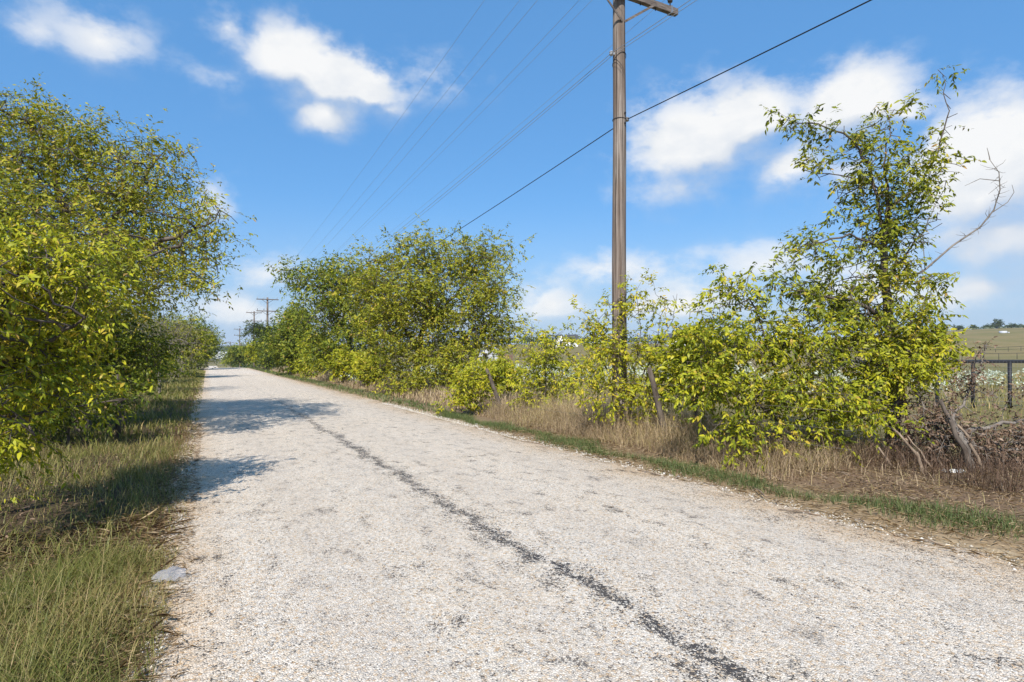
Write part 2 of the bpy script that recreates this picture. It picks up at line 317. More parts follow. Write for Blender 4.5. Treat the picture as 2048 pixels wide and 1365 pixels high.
def ground_m(t):
    p = pos(t); n1 = t.noise(p, 1.3, 6, .62); n2 = t.noise(p, 9, 6, .65); n3 = t.noise(p, .035, 5, .6); n4 = t.noise(p, 40, 4, .65)
    pt = t.v('DOT_PRODUCT', p, (T[0], T[1], 0), out=1)
    tt = t.m('ADD', pt, t.m('ADD', t.m('MULTIPLY', t.m('SUBTRACT', n1, .5), .9), t.m('MULTIPLY', t.m('SUBTRACT', n2, .5), .35)))
    ps = t.v('DOT_PRODUCT', p, (U[0], U[1], 0), out=1)
    tt = t.m('SUBTRACT', tt, t.m('MULTIPLY', t.m('MULTIPLY', t.rng(ps, 5, 1, 0, 1.0), t.rng(pt, 5.4, 6.4)), .8))
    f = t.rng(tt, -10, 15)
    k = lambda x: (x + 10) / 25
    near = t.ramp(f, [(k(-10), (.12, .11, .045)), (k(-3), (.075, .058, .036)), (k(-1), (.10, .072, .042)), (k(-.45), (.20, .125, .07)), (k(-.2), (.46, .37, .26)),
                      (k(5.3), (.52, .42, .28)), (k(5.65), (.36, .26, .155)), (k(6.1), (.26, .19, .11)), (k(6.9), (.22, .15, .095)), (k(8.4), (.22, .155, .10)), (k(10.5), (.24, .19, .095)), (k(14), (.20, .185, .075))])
    near = t.mix(t.rng(n2, .35, .7, 0, .55), near, t.mix(1.0, near, (.42, .38, .36), 'MULTIPLY'))
    near = t.mix(t.rng(n4, .55, .72, 0, .5), near, t.mix(.5, near, (.5, .38, .24)))
    sxyz = t.node('ShaderNodeSeparateXYZ', {0: p})
    field = t.ramp(t.m('ADD', n3, t.m('MULTIPLY', t.m('SUBTRACT', n1, .5), .25)), [(.3, (.12, .115, .038)), (.45, (.175, .15, .06)), (.55, (.22, .17, .08)), (.7, (.165, .14, .05))])
    rr = t.v('LENGTH', p, out=1)
    wood = t.ramp(t.noise(p, .012, 6, .65), [(.35, (.018, .028, .012)), (.5, (.04, .05, .02)), (.58, (.13, .125, .06)), (.7, (.03, .04, .015))])
    far = t.mix(t.rng(rr, 450, 900), field, wood)
    ab = t.m('ABSOLUTE', t.m('SUBTRACT', pt, 2.5))
    w = t.m('MAXIMUM', t.rng(ab, 8, 16, smooth=True), t.rng(rr, 110, 160))
    return pbsdf(t, t.mix(w, near, far), .95, t.m('ADD', n2, t.m('MULTIPLY', n4, .5)), .8, .04, .1)
GROUND = mat('ground', ground_m)

# ------------------------------------------------------------------ ground and road
def axis(lo, hi, d, grow, end):
    a = list(np.arange(lo, hi + 1e-6, d)); st_ = d
    while a[-1] < end: st_ *= grow; a.append(a[-1] + st_)
    st_ = d
    while a[0] > -end: st_ *= grow; a.insert(0, a[0] - st_)
    return np.array(a)
SA = axis(-4, 40, .55, 1.065, 28000); TA = axis(-9, 16, .5, 1.085, 28000)
def sheet(sa, ta, dz):
    S, TT = np.meshgrid(sa, ta, indexing='ij'); x, y = xy(S, TT); z = H(x, y) + dz(S, TT)
    V = np.stack([x, y, z], -1).reshape(-1, 3); n, m = S.shape; idx = np.arange(n * m).reshape(n, m)
    Fc = np.stack([idx[:-1, :-1], idx[:-1, 1:], idx[1:, 1:], idx[1:, :-1]], -1).reshape(-1, 4)[:, ::-1]
    return V, Fc
V, Fc = sheet(SA, TA, lambda S, TT: -.035 * ((TT > ROAD_L - .3) & (TT < ROAD_R + .3) & (S < 400)))
structure(link('ground', fmesh('ground', V, Fc, smooth=True), GROUND))
sr = np.concatenate([np.arange(-12, 30, .12), np.arange(30, 130, .6), np.arange(130, 420, 6)])
tr = np.array([-.03, 0, .06, .15, .3, .45, .6, .75, .88, .95, 1, 1.03])
S, Q = np.meshgrid(sr, tr, indexing='ij')
wig = lambda s, k: .07 * np.sin(s * 1.9 + k) + .05 * np.sin(s * 4.7 + 2 * k) + .03 * np.sin(s * 11.3 + k * 3)
lo = ROAD_L + wig(S, 1.); hi = ROAD_R + wig(S, 4.) + .18 * sm(.2, .8, np.sin(S * .35)) * (S < 30)
TT = lo + (hi - lo) * Q
x, y = xy(S, TT); z = H(x, y) + .012 + .02 * (1 - (2 * Q - 1) ** 2); z = np.where((Q < 0) | (Q > 1), z - .05, z)
n, m = S.shape; idx = np.arange(n * m).reshape(n, m)
structure(link('road', fmesh('road', np.stack([x, y, z], -1).reshape(-1, 3), np.stack([idx[:-1, :-1], idx[1:, :-1], idx[1:, 1:], idx[:-1, 1:]], -1).reshape(-1, 4)[:, ::-1], smooth=True), ROAD))
def road_top(x, y): return H1(x, y) + .028

# ------------------------------------------------------------------ vegetation generators
def segs_mesh(A, B, ra, rb, n):
    """independent tapered tubes, vectorised"""
    d = nrm(B - A); up = np.where(np.abs(d[:, 2:3]) < .9, np.array([[0, 0, 1.]]), np.array([[0, 1., 0]]))
    x = nrm(np.cross(d, up)); yv = np.cross(d, x); an = np.arange(n) * 2 * np.pi / n
    ring = np.cos(an)[None, :, None] * x[:, None] + np.sin(an)[None, :, None] * yv[:, None]
    V = np.concatenate([A[:, None] + ring * ra[:, None, None], B[:, None] + ring * rb[:, None, None]], 1).reshape(-1, 3)
    k = np.arange(n); q = np.stack([k, (k + 1) % n, n + (k + 1) % n, n + k], -1)
    Fq = (np.arange(len(A))[:, None, None] * 2 * n + q[None]).reshape(-1, 4)
    return V, Fq
def leaves(C, D, N, L, Wd, v, simple_=False, curl=.18):
    """C base points, D directions, N rough normals, L lengths, Wd widths"""
    D = nrm(D); X = nrm(np.cross(D, N)); Z = np.cross(X, D)
    if simple_: sh = np.array([[0, 0, 0], [.5, .45, .05], [0, 1, -curl * .5], [-.5, .45, .05]]); Tt = np.array([[0, 1, 2], [0, 2, 3]])
    else:
        sh = np.array([[0, 0, 0], [-.45, .3, .05], [.45, .3, .05], [-.36, .66, -curl * .3], [.36, .66, -curl * .3], [0, 1, -curl]])
        Tt = np.array([[0, 2, 1], [1, 2, 4], [1, 4, 3], [3, 4, 5]])
    V = C[:, None] + X[:, None] * (sh[:, 0][None, :, None] * Wd[:, None, None]) + D[:, None] * (sh[:, 1][None, :, None] * L[:, None, None]) + Z[:, None] * (sh[:, 2][None, :, None] * L[:, None, None])
    k = len(sh); Fa = (np.arange(len(C))[:, None, None] * k + Tt[None]).reshape(-1, 3)
    return V.reshape(-1, 3), Fa, np.repeat(v, k)
def colonize(r, lines, attr, step, kill, maxn=3000):
    nodes = []; par = []
    for li, ln in enumerate(lines):
        ln = np.array(ln, float); prev = -1
        if li > 0: prev = int(np.argmin(np.linalg.norm(np.array(nodes) - ln[0], axis=1)))
        start = 0
        for i in range(len(ln) - 1):
            k = max(1, int(np.linalg.norm(ln[i + 1] - ln[i]) / step))
            for j in range(k if i < len(ln) - 2 else k + 1):
                p = ln[i] + (ln[i + 1] - ln[i]) * j / k
                if li > 0 and i == 0 and j == 0: continue
                if 0 < i + j: p = p + r.normal(0, step * .10, 3)
                nodes.append(p); par.append(prev); prev = len(nodes) - 1
    N = np.zeros((maxn + 400, 3)); n = len(nodes); N[:n] = nodes; kids = np.zeros(maxn + 400, int); last = np.full((maxn + 400, 3), 1e9)
    A = attr.copy(); dm = np.linalg.norm(A[:, None] - N[None, :n], axis=2); near = dm.argmin(1); dist = dm.min(1)
    for it in range(160):
        if len(A) == 0 or n >= maxn: break
        ids, inv = np.unique(near, return_inverse=True); acc = np.zeros((len(ids), 3)); np.add.at(acc, inv, nrm(A - N[near]))
        new = N[ids] + step * nrm(nrm(acc) + r.normal(0, .22, (len(ids), 3)) + np.array([0, 0, .04]))
        ok = (kids[ids] < 4) & (np.linalg.norm(new - last[ids], axis=1) > step * .35)
        stuck = ids[~ok]; ids = ids[ok]; new = new[ok]
        drop = np.isin(near, stuck)
        if len(ids):
            k = min(len(ids), maxn + 399 - n); ids = ids[:k]; new = new[:k]
            kids[ids] += 1; last[ids] = new; N[n:n + k] = new; par += list(ids)
            dn = np.linalg.norm(A[:, None] - new[None], axis=2); m_ = dn.argmin(1); dv = dn.min(1); better = dv < dist
            near = np.where(better, n + m_, near); dist = np.where(better, dv, dist); n += k; drop &= ~better
        keep = (dist > kill) & ~drop
        A = A[keep]; near = near[keep]; dist = dist[keep]
    return N[:n], np.array(par)
def blobs(r, els, n):
    """points inside a union of ellipsoids, a little denser towards the shell"""
    els = [(np.array(c, float), np.array(s, float)) for c, s in els]; vol = np.array([np.prod(s) ** .8 for c, s in els]); cnt = np.maximum(3, (n * vol / vol.sum()).astype(int)); out = []
    for (c, s), k in zip(els, cnt):
        d = nrm(r.normal(size=(k, 3))); out.append(c + d * s * (r.random((k, 1)) ** .42))
    return np.concatenate(out)
PLANTS = {}
def plant(name, base, lines, els, leaf_m, label, cat, seed, n_attr=700, step=.22, kill=.3, r0=.10, leaf=.08, wr=.42, twigs=3, twig_len=.26, per=7,
          droop=.5, simple_leaf=False, bark=None, vbias=.5, vspread=.25, group=None, min_up=0.0, thin_frac=.55, crown='crown', stem='trunk', bare_lines=(), up=.15, maxn=2600, tip_r=.0035, fill=0, clumps=300, sigma=.25, shoots=.16):
    r = np.random.default_rng(seed); base = np.array(base, float)
    root = empty(name, base, label, cat, group)
    A = blobs(r, els, n_attr); A = A[A[:, 2] > H(A[:, 0], A[:, 1]) + min_up]
    N, par = colonize(r, lines, A, step, kill, maxn)
    n = len(N); tips = np.zeros(n); ch = np.bincount(par[par >= 0], minlength=n)
    rad = np.zeros(n); w = np.where(ch == 0, 1.0, 0.0)
    for i in range(n - 1, 0, -1):
        if par[i] >= 0: w[par[i]] += w[i] + .08
    rad = tip_r * w ** .5; rad *= min(4.0, r0 / rad[0]) if rad[0] > 0 else 1; rad = np.maximum(rad, tip_r)
    e = np.where(par >= 0)[0]; e = e[e > 0]
    big = rad[e] > r0 * .33
    bk = bark or BARK
    ra = np.minimum(rad[par[e]], rad[e] * 1.35)
    for nm, msk, sides in ((stem, big, 9), ('branches', ~big, 4)):
        ee = e[msk]
        if len(ee) == 0: continue
        V, Fq = segs_mesh(N[par[ee]], N[ee] + (N[ee] - N[par[ee]]) * .08, ra[msk], rad[ee], sides)
        o_ = link(nm, fmesh(nm, V - base, Fq, smooth=True), bk, root)
        if nm == 'branches': o_['kind'] = 'stuff'
    # leafy sprigs in clumps, each clump carried by a branchlet
    if fill:
        Cc = blobs(r, els, clumps); Cc = Cc[Cc[:, 2] > H(Cc[:, 0], Cc[:, 1]) + min_up]
        nn = np.concatenate([np.linalg.norm(c[:, None] - N[None], axis=2).argmin(1) for c in np.array_split(Cc, max(1, len(Cc) // 200))])
        V, Fq = segs_mesh(N[nn], Cc, np.full(len(nn), tip_r * 1.3), np.full(len(nn), tip_r * .8), 4)
        link('branchlets', fmesh('branchlets', V - base, Fq), bk, root)['kind'] = 'stuff'
        cd = nrm(Cc - N[nn]); m_ = max(1, int(round(fill / len(Cc))))
        cnt = r.poisson(m_ * r.lognormal(-.25, .75, len(Cc))); cnt[r.random(len(Cc)) < .12] = 0
        st_ = np.repeat(Cc, cnt, 0) + r.normal(0, sigma, (cnt.sum(), 3)) * np.array([1, 1, .7]); d0 = np.repeat(cd, cnt, 0)
        mid_ = np.mean([c for c, q_ in els], 0); sh = np.where(r.random(len(Cc)) < shoots)[0]         # arching shoots that break the outline
        sd_ = nrm(cd[sh] * .4 + nrm(Cc[sh] - mid_) * .9 + r.normal(0, .35, (len(sh), 3)) + np.array([0, 0, .25])); sl_ = sigma * r.uniform(1.8, 4.5, len(sh))
        e1 = Cc[sh] + sd_ * sl_[:, None] * .6; e2 = Cc[sh] + sd_ * sl_[:, None] - np.array([0, 0, .18]) * sl_[:, None]
        V, Fq = segs_mesh(np.concatenate([Cc[sh], e1]), np.concatenate([e1, e2]), np.full(2 * len(sh), tip_r), np.full(2 * len(sh), tip_r * .6), 4)
        link('shoots', fmesh('shoots', V - base, Fq), bk, root)['kind'] = 'stuff'
        for f_ in (.35, .55, .72, .86, .97, 1.0):
            q_ = np.where(f_ < .6, 1, 0)
            st_ = np.concatenate([st_, Cc[sh] + (e1 - Cc[sh]) * (f_ / .6) if f_ < .6 else e1 + (e2 - e1) * ((f_ - .6) / .4)]); d0 = np.concatenate([d0, sd_])
    else:
        lim = np.quantile(rad, thin_frac); src = np.where((rad <= lim + 1e-6) & (np.arange(n) > 3) & (par >= 0))[0]
        src = np.repeat(src, twigs); d0 = nrm(N[src] - N[par[src]]); st_ = N[src] + (N[par[src]] - N[src]) * r.random((len(src), 1))
    k = len(st_); td = nrm(d0 * .7 + r.normal(0, .75, (k, 3)) + np.array([0, 0, up])); TL = twig_len * r.uniform(.5, 1.4, k)
    dr = np.array([0, 0, -1.])
    end = st_ + td * TL[:, None] + dr * (droop * .35 * TL)[:, None]
    if base[1] < 30:
        sv = nrm(np.cross(td, r.normal(0, 1, (k, 3)))) * tip_r * .8; Vt = np.stack([st_ - sv, st_ + sv, end], 1).reshape(-1, 3)
        link('twigs', fmesh('twigs', Vt - base, np.arange(3 * k).reshape(-1, 3)), bk, root)['kind'] = 'stuff'
    u = (np.arange(per)[None] + .3 + r.random((k, per)) * .6) / per
    C = st_[:, None] + td[:, None] * (TL[:, None] * u)[..., None] + dr * (droop * .35 * TL[:, None] * u ** 2)[..., None]
    side = nrm(np.cross(td, np.array([0, 0, 1.]) + r.normal(0, .3, (k, 3))))[:, None] * np.where(np.arange(per) % 2, 1., -1.)[None, :, None]
    D = nrm(td[:, None] * .7 + side * .75 + r.normal(0, .35, (k, per, 3)) + dr * droop)
    Nn = nrm(np.array([-.1, -.45, .85]) + r.normal(0, .55, (k, per, 3)))       # leaves turn towards the light
    cl = 0.5 * np.sin(C[..., 0] * 1.9 + seed) * np.sin(C[..., 1] * 2.1 + 1) * np.sin(C[..., 2] * 2.3 + 2)
    v = np.clip(vbias + vspread * (r.normal(0, 1, (k, 1)) * .6 + r.normal(0, .6, (k, per)) + cl), 0, .97); v = np.where(r.random((k, per)) < .015, 1.0, v)
    C, D, Nn, v = C.reshape(-1, 3), D.reshape(-1, 3), Nn.reshape(-1, 3), v.ravel()
    LL = leaf * r.choice([.45, .65, .8, 1.0, 1.2, 1.4], len(C)) * r.uniform(.85, 1.15, len(C))
    V, Ft, vv = leaves(C, D, Nn, LL, LL * wr, v, simple_leaf)
    cr = link(crown, fmesh(crown, V - base, Ft, {'v': vv}), leaf_m, root); cr['kind'] = 'stuff'
    PLANTS[root.name] = (len(N), len(C))
    return root
def EL(Z, *lst):
    """ellipsoids given as photo px, py, half width, half height (px), depth offset and depth half size (m) at distance Z"""
    return [(P(a, b, Z + dz), (rx / F * (Z + dz), rz, ry / F * (Z + dz))) for a, b, rx, ry, dz, rz in lst]
def LN(Z, *pts): return [P(a, b, Z + dz) for a, b, dz in pts]

def blades(name, x, y, L, Wd, lean, v, r, mat_, label=None, cat='grass', kind='stuff', base_dz=-.01, az=None, bend=1.0, z=None, nseg=2):
    n = len(x); z = H(x, y) + base_dz if z is None else z
    az = r.uniform(0, 2 * np.pi, n) if az is None else az
    d = np.stack([np.cos(az), np.sin(az)], -1); sd = np.stack([-d[:, 1], d[:, 0]], -1)
    us = np.array([0, .5, 1.0]) if nseg == 2 else np.array([0, .35, .7, 1.0]); V = []
    for i, u in enumerate(us):
        out = lean * L * (u ** (1 + bend * .8)); hh = L * u * np.sqrt(np.maximum(.05, 1 - (lean * u * .8) ** 2))
        c = np.stack([x + d[:, 0] * out, y + d[:, 1] * out, z + hh], -1)
        if i < len(us) - 1:
            wv = np.concatenate([sd * (Wd * (1 - u * .55))[:, None] * .5, np.zeros((n, 1))], 1); V += [c - wv, c + wv]
        else: V.append(c)
    V = np.stack(V, 1); k = V.shape[1]
    Tt = [[0, 1, 3], [0, 3, 2], [2, 3, 4]] if nseg == 2 else [[0, 1, 3], [0, 3, 2], [2, 3, 5], [2, 5, 4], [4, 5, 6]]
    Fa = (np.arange(n)[:, None, None] * k + np.array(Tt)[None]).reshape(-1, 3)
    o = link(name, fmesh(name, V.reshape(-1, 3), Fa, {'v': np.repeat(v, k)}), mat_)
    o['kind'] = kind
    if label: o['label'] = label; o['category'] = cat
    return o
def scatter(r, s0, s1, t0, t1, n, clump=0.0, cs=1.5):
    s = r.uniform(s0, s1, n); t = r.uniform(t0, t1, n)
    if clump:
        f = np.sin(s * cs * 2.1 + 1.3 * np.sin(t * cs * 1.7)) * np.sin(t * cs * 2.6 + 1.1 * np.sin(s * cs * 1.3) + 2)
        k = r.random(n) < (1 - clump) + clump * (f * .5 + .5) ** 1.3; s, t = s[k], t[k]
    return (*xy(s, t), s, t)

# ------------------------------------------------------------------ trees and shrubs, left of the road
def tree(name, px, Z, lines, els, *a, **k):
    b = G(px, Z); lines = [list(l) for l in lines]; lines[0] = [b + np.array([0, 0, -.1])] + lines[0]
    return plant(name, b, lines, els, *a, **k)

tree('hackberry_tree', 168, 13.2,
     [LN(13.2, (160, 700, 0), (140, 560, 0), (130, 440, .1), (112, 350, .2), (60, 250, .2)),
      LN(13.2, (150, 640, 0), (230, 430, -.6), (310, 330, -.8)), LN(13.2, (140, 560, 0), (290, 500, -1.2), (430, 440, -1.6)), LN(13.2, (130, 440, .1), (190, 330, 1), (230, 280, 1.2)),
      LN(13.2, (150, 640, 0), (60, 520, .8), (0, 420, 1))],
     EL(13.2, (80, 290, 120, 95, 0, 1.7), (30, 250, 70, 60, 0, 1.0), (170, 350, 130, 90, 0, 2.0), (310, 360, 85, 80, -.6, 1.5), (395, 440, 80, 62, -1.3, 1.1), (250, 460, 140, 80, -.3, 2.0),
        (90, 430, 140, 90, .3, 2.0), (330, 540, 100, 70, -.8, 1.5), (200, 570, 130, 80, 0, 2.0), (-60, 350, 110, 130, .5, 2.0), (400, 560, 30, 30, -1.5, .5), (60, 210, 28, 24, 0, .4), (330, 290, 40, 24, -.5, .5), (195, 262, 20, 22, 0, .3), (190, 500, 110, 70, -3.2, 1.0), (90, 420, 110, 70, -3.0, 1.1), (260, 560, 80, 50, -2.8, .9)),
     LEAF_O, 'big leafy tree with dark trunk overhanging the left road edge, tallest on that side', 'tree', 11, simple_leaf=True, shoots=.08, fill=9800, clumps=1050, sigma=0.22, n_attr=2300, step=.24, kill=.30, r0=.17, leaf=.078, wr=.42, twigs=3, twig_len=.34, per=8, vbias=.56, vspread=.3, maxn=4200, thin_frac=.6, droop=.45, group='roadside trees')
tree('hackberry_tree', -130, 5.7,
     [LN(5.7, (-30, 800, 0), (-10, 680, 0), (30, 560, 0), (70, 480, 0)), LN(5.7, (-20, 740, 0), (80, 690, -.3), (170, 640, -.4)), LN(5.7, (-30, 830, 0), (60, 830, -.3), (150, 812, -.3), (245, 800, -.2)), LN(5.7, (-30, 800, 0), (60, 850, -.6), (70, 870, -.7))],
     EL(5.7, (70, 520, 95, 60, 0, .6), (150, 560, 60, 60, 0, .5), (20, 620, 130, 90, 0, .9), (105, 680, 70, 80, -.1, .7), (40, 760, 110, 60, 0, .8), (120, 780, 70, 34, -.2, .5), (225, 800, 36, 9, -.2, .12), (-100, 600, 120, 150, 0, 1.0), (-120, 560, 130, 120, -1.2, .7), (-40, 780, 90, 70, -.9, .5), (20, 890, 70, 36, -.4, .4)),
     LEAF_Y, 'bright yellow-green tree with drooping leaves nearest the camera at the left edge', 'tree', 12, shoots=.1, fill=3300, clumps=480, sigma=0.13, n_attr=760, step=.13, kill=.17, r0=.06, leaf=.062, wr=.36, twigs=2, twig_len=.24, per=9, vbias=.60, vspread=.32, droop=.75, maxn=2600, thin_frac=.62, min_up=.1, group='roadside trees')
tree('roadside_shrub', 245, 14.0, [LN(14, (245, 740, 0), (250, 690, 0)), LN(14, (245, 760, 0), (200, 700, .3)), LN(14, (245, 760, 0), (310, 730, -.3))],
     EL(14, (250, 700, 70, 60, 0, .9), (180, 720, 70, 70, .2, .9), (282, 722, 42, 45, -.3, .6), (220, 765, 60, 25, 0, .7), (130, 700, 50, 90, .5, .8)),
     LEAF_G, 'dense green shrub at the foot of the big overhanging tree', 'shrub', 13, fill=2600, clumps=300, sigma=0.18, n_attr=620, step=.18, kill=.24, r0=.04, leaf=.085, twigs=3, per=6, vbias=.42, maxn=1500, stem='stems', crown='foliage', group='roadside shrubs')
tree('bare_twig_tree', 318, 27, [LN(27, (318, 700, 0), (322, 650, 0)), LN(27, (318, 720, 0), (290, 670, 0)), LN(27, (318, 720, 0), (350, 680, 0))],
     EL(27, (325, 665, 55, 42, 0, 1.6), (285, 690, 45, 50, 0, 1.5), (360, 700, 40, 36, -.5, 1.2), (330, 740, 40, 22, -1, 1.0)),
     LEAF_GREY, 'half-bare grey twiggy tree beyond the big overhanging tree', 'tree', 14, fill=1500, clumps=240, sigma=0.30, n_attr=700, step=.26, kill=.3, r0=.07, leaf=.08, twigs=3, per=3, vbias=.5, bark=BARK_GREY, tip_r=.008, maxn=1700, simple_leaf=True, group='roadside trees')
tree('roadside_tree', 350, 45, [LN(45, (350, 700, 0), (352, 660, 0))],
     EL(45, (350, 665, 42, 34, 0, 2), (375, 690, 32, 36, 0, 2), (345, 705, 40, 24, 0, 2), (330, 730, 30, 14, -2, 1.2)),
     LEAF_O, 'middle-distance olive tree on the left between the grey tree and the dark far one', 'tree', 15, fill=3200, clumps=300, sigma=0.42, n_attr=520, step=.4, kill=.45, r0=.12, leaf=.17, twigs=3, twig_len=.45, per=6, vbias=.45, simple_leaf=True, maxn=1200, group='roadside trees')
tree('roadside_tree', 396, 78, [LN(78, (396, 700, 0), (400, 670, 0))],
     EL(78, (396, 668, 32, 30, 0, 2.6), (402, 690, 26, 30, -2, 2.4), (378, 700, 30, 26, 0, 2), (388, 722, 18, 10, 0, 1.5)),
     LEAF_G, 'dark green rounded tree overhanging the road at the crest on the left', 'tree', 16, fill=3400, clumps=300, sigma=0.55, n_attr=620, step=.55, kill=.6, r0=.2, leaf=.24, twigs=3, twig_len=.6, per=6, vbias=.38, simple_leaf=True, maxn=1300, group='roadside trees')
tree('roadside_shrub', 268, 20, [LN(20, (268, 770, 0), (270, 730, 0))],
     EL(20, (258, 745, 50, 40, 0, 1.0), (300, 745, 32, 26, -.2, .8), (220, 750, 50, 40, 0, 1)),
     LEAF_Y, 'small yellowing shrub low on the left verge before the grey twiggy tree', 'shrub', 17, fill=1700, clumps=180, sigma=0.20, n_attr=380, step=.22, kill=.28, r0=.03, leaf=.1, twigs=3, per=5, vbias=.45, maxn=900, stem='stems', crown='foliage', simple_leaf=True, group='roadside shrubs')
tree('roadside_shrub', 140, 11, [LN(11, (140, 830, 0), (130, 780, 0)), LN(11, (140, 850, 0), (190, 800, 0))],
     EL(11, (120, 790, 80, 55, 0, .7), (200, 800, 60, 38, 0, .6), (60, 800, 60, 60, .3, .7)),
     LEAF_G, 'low shady shrub under the near yellow-green tree', 'shrub', 18, fill=1500, clumps=170, sigma=0.16, n_attr=300, step=.16, kill=.22, r0=.025, leaf=.08, twigs=2, per=5, vbias=.35, maxn=800, stem='stems', crown='foliage', group='roadside shrubs')
tree('roadside_tree', -60, 12, [LN(12, (-60, 700, 0), (-50, 560, 0), (-40, 430, 0))],
     EL(12, (-60, 480, 150, 130, 0, 1.6), (-20, 640, 120, 100, 0, 1.4), (-180, 560, 130, 160, 0, 1.6)),
     LEAF_O, 'leafy tree at the very left edge behind the bright yellow-green one', 'tree', 19, fill=3000, clumps=330, sigma=0.22, n_attr=800, step=.24, kill=.3, r0=.1, leaf=.1, twigs=3, per=6, vbias=.5, maxn=1900, group='roadside trees')
for i, (px, Z, ry, lab) in enumerate([(40, 30, 70, 'tree in the pasture hedge far left behind the big overhanging tree'), (200, 34, 55, 'hedge tree seen through gaps beside the dark trunk on the left'), (270, 50, 40, 'smaller hedge tree behind the grey twiggy tree')]):
    tree('hedge_tree', px, Z, [LN(Z, (px, 690, 0), (px, 650, 0))], EL(Z, (px, 650, 75, ry, 0, 2.2), (px - 50, 690, 60, 45, 0, 2), (px + 45, 700, 60, 40, 0, 2)),
         LEAF_G, lab, 'tree', 60 + i, fill=2000, clumps=200, sigma=.4, n_attr=380, step=.45, kill=.5, r0=.12, leaf=.2, twigs=3, twig_len=.5, per=5, vbias=.35, simple_leaf=True, maxn=900, group='roadside trees')

# ------------------------------------------------------------------ trees and shrubs, right of the road
tree('elm_tree', 1782, 9.5,
     [LN(9.5, (1786, 800, 0), (1782, 700, 0), (1772, 600, 0), (1768, 500, 0), (1776, 420, 0), (1770, 330, 0), (1782, 235, 0)),
      LN(9.5, (1770, 470, 0), (1740, 330, -.1), (1690, 270, -.2), (1620, 245, -.3), (1556, 240, -.3)),
      LN(9.5, (1776, 420, 0), (1840, 370, .2), (1868, 320, .2), (1895, 240, .2), (1888, 150, .2)),
      LN(9.5, (1768, 500, 0), (1700, 470, -.4), (1610, 490, -.5)), LN(9.5, (1770, 380, 0), (1680, 350, -.2), (1610, 345, -.2)),
      LN(9.5, (1775, 640, 0), (1700, 600, -.5), (1600, 590, -.7)), LN(9.5, (1770, 560, 0), (1850, 460, .3), (1880, 390, .3)), LN(9.5, (1776, 680, 0), (1840, 640, -.4), (1870, 650, -.5))],
     EL(9.5, (1640, 255, 65, 26, -.2, .3), (1570, 243, 20, 8, -.3, .08), (1745, 300, 75, 55, 0, .5), (1785, 225, 25, 24, 0, .2), (1860, 330, 55, 50, .2, .35), (1893, 240, 16, 60, .2, .12), (1886, 150, 8, 24, .2, .06), (1910, 335, 24, 20, .1, .15),
        (1770, 390, 90, 60, 0, .6), (1640, 350, 35, 16, -.2, .15), (1790, 460, 95, 55, 0, .7), (1640, 500, 60, 30, -.4, .4), (1740, 560, 110, 60, 0, .8), (1850, 560, 40, 40, 0, .4), (1620, 590, 70, 42, -.5, .5), (1740, 650, 120, 60, -.2, .8), (1840, 660, 50, 50, -.4, .4), (1700, 720, 90, 50, -.3, .6), (1680, 410, 24, 14, 0, .15)),
     LEAF_O, 'tall slender young tree with open crown on the right, taller than its neighbours', 'tree', 21, fill=2100, clumps=430, sigma=0.10, n_attr=1150, step=.15, kill=.17, r0=.085, leaf=.075, wr=.40, twigs=2, twig_len=.2, per=8, vbias=.44, vspread=.3, droop=.5, maxn=3000, thin_frac=.62, group='roadside trees')
# a dead limb with bare twigs on the right of the tall young tree
dead = [P(a, b, 9.6) for a, b in [(1812, 562), (1850, 540), (1905, 492), (1960, 455), (1988, 420), (2000, 380), (1998, 345), (1978, 318)]]
q = MB(); q.tube(dead, np.linspace(.019, .005, len(dead)), 7)
r_ = random.Random(3)
for i in range(46):
    k = r_.uniform(1.2, 6.9); a = dead[int(k)] + (dead[int(k) + 1] - dead[int(k)]) * (k % 1); L = r_.uniform(.06, .24)
    d = np.array([r_.gauss(0, .7), r_.gauss(0, .6), r_.gauss(.25, .6)]); d /= np.linalg.norm(d); q.tube([a, a + d * L * .6, a + d * L + np.array([r_.gauss(0, .03), 0, .02])], [.004, .003, .0015], 4, False)
for tw in ([(1985, 425), (2015, 405), (2028, 385), (2024, 370)], [(1998, 362), (1960, 358), (1930, 372)], [(1980, 320), (1976, 303), (1974, 296)], [(1850, 540), (1845, 470), (1862, 440)]):
    q.tube([P(a, b, 9.6) for a, b in tw], np.linspace(.008, .003, len(tw)), 5, False)
elm = [o for o in bpy.data.objects if o.name == 'elm_tree'][0]
rel(q.build('dead_limb', BARK_GREY, elm, True))['label'] = 'bare dead limb curving out to the right'

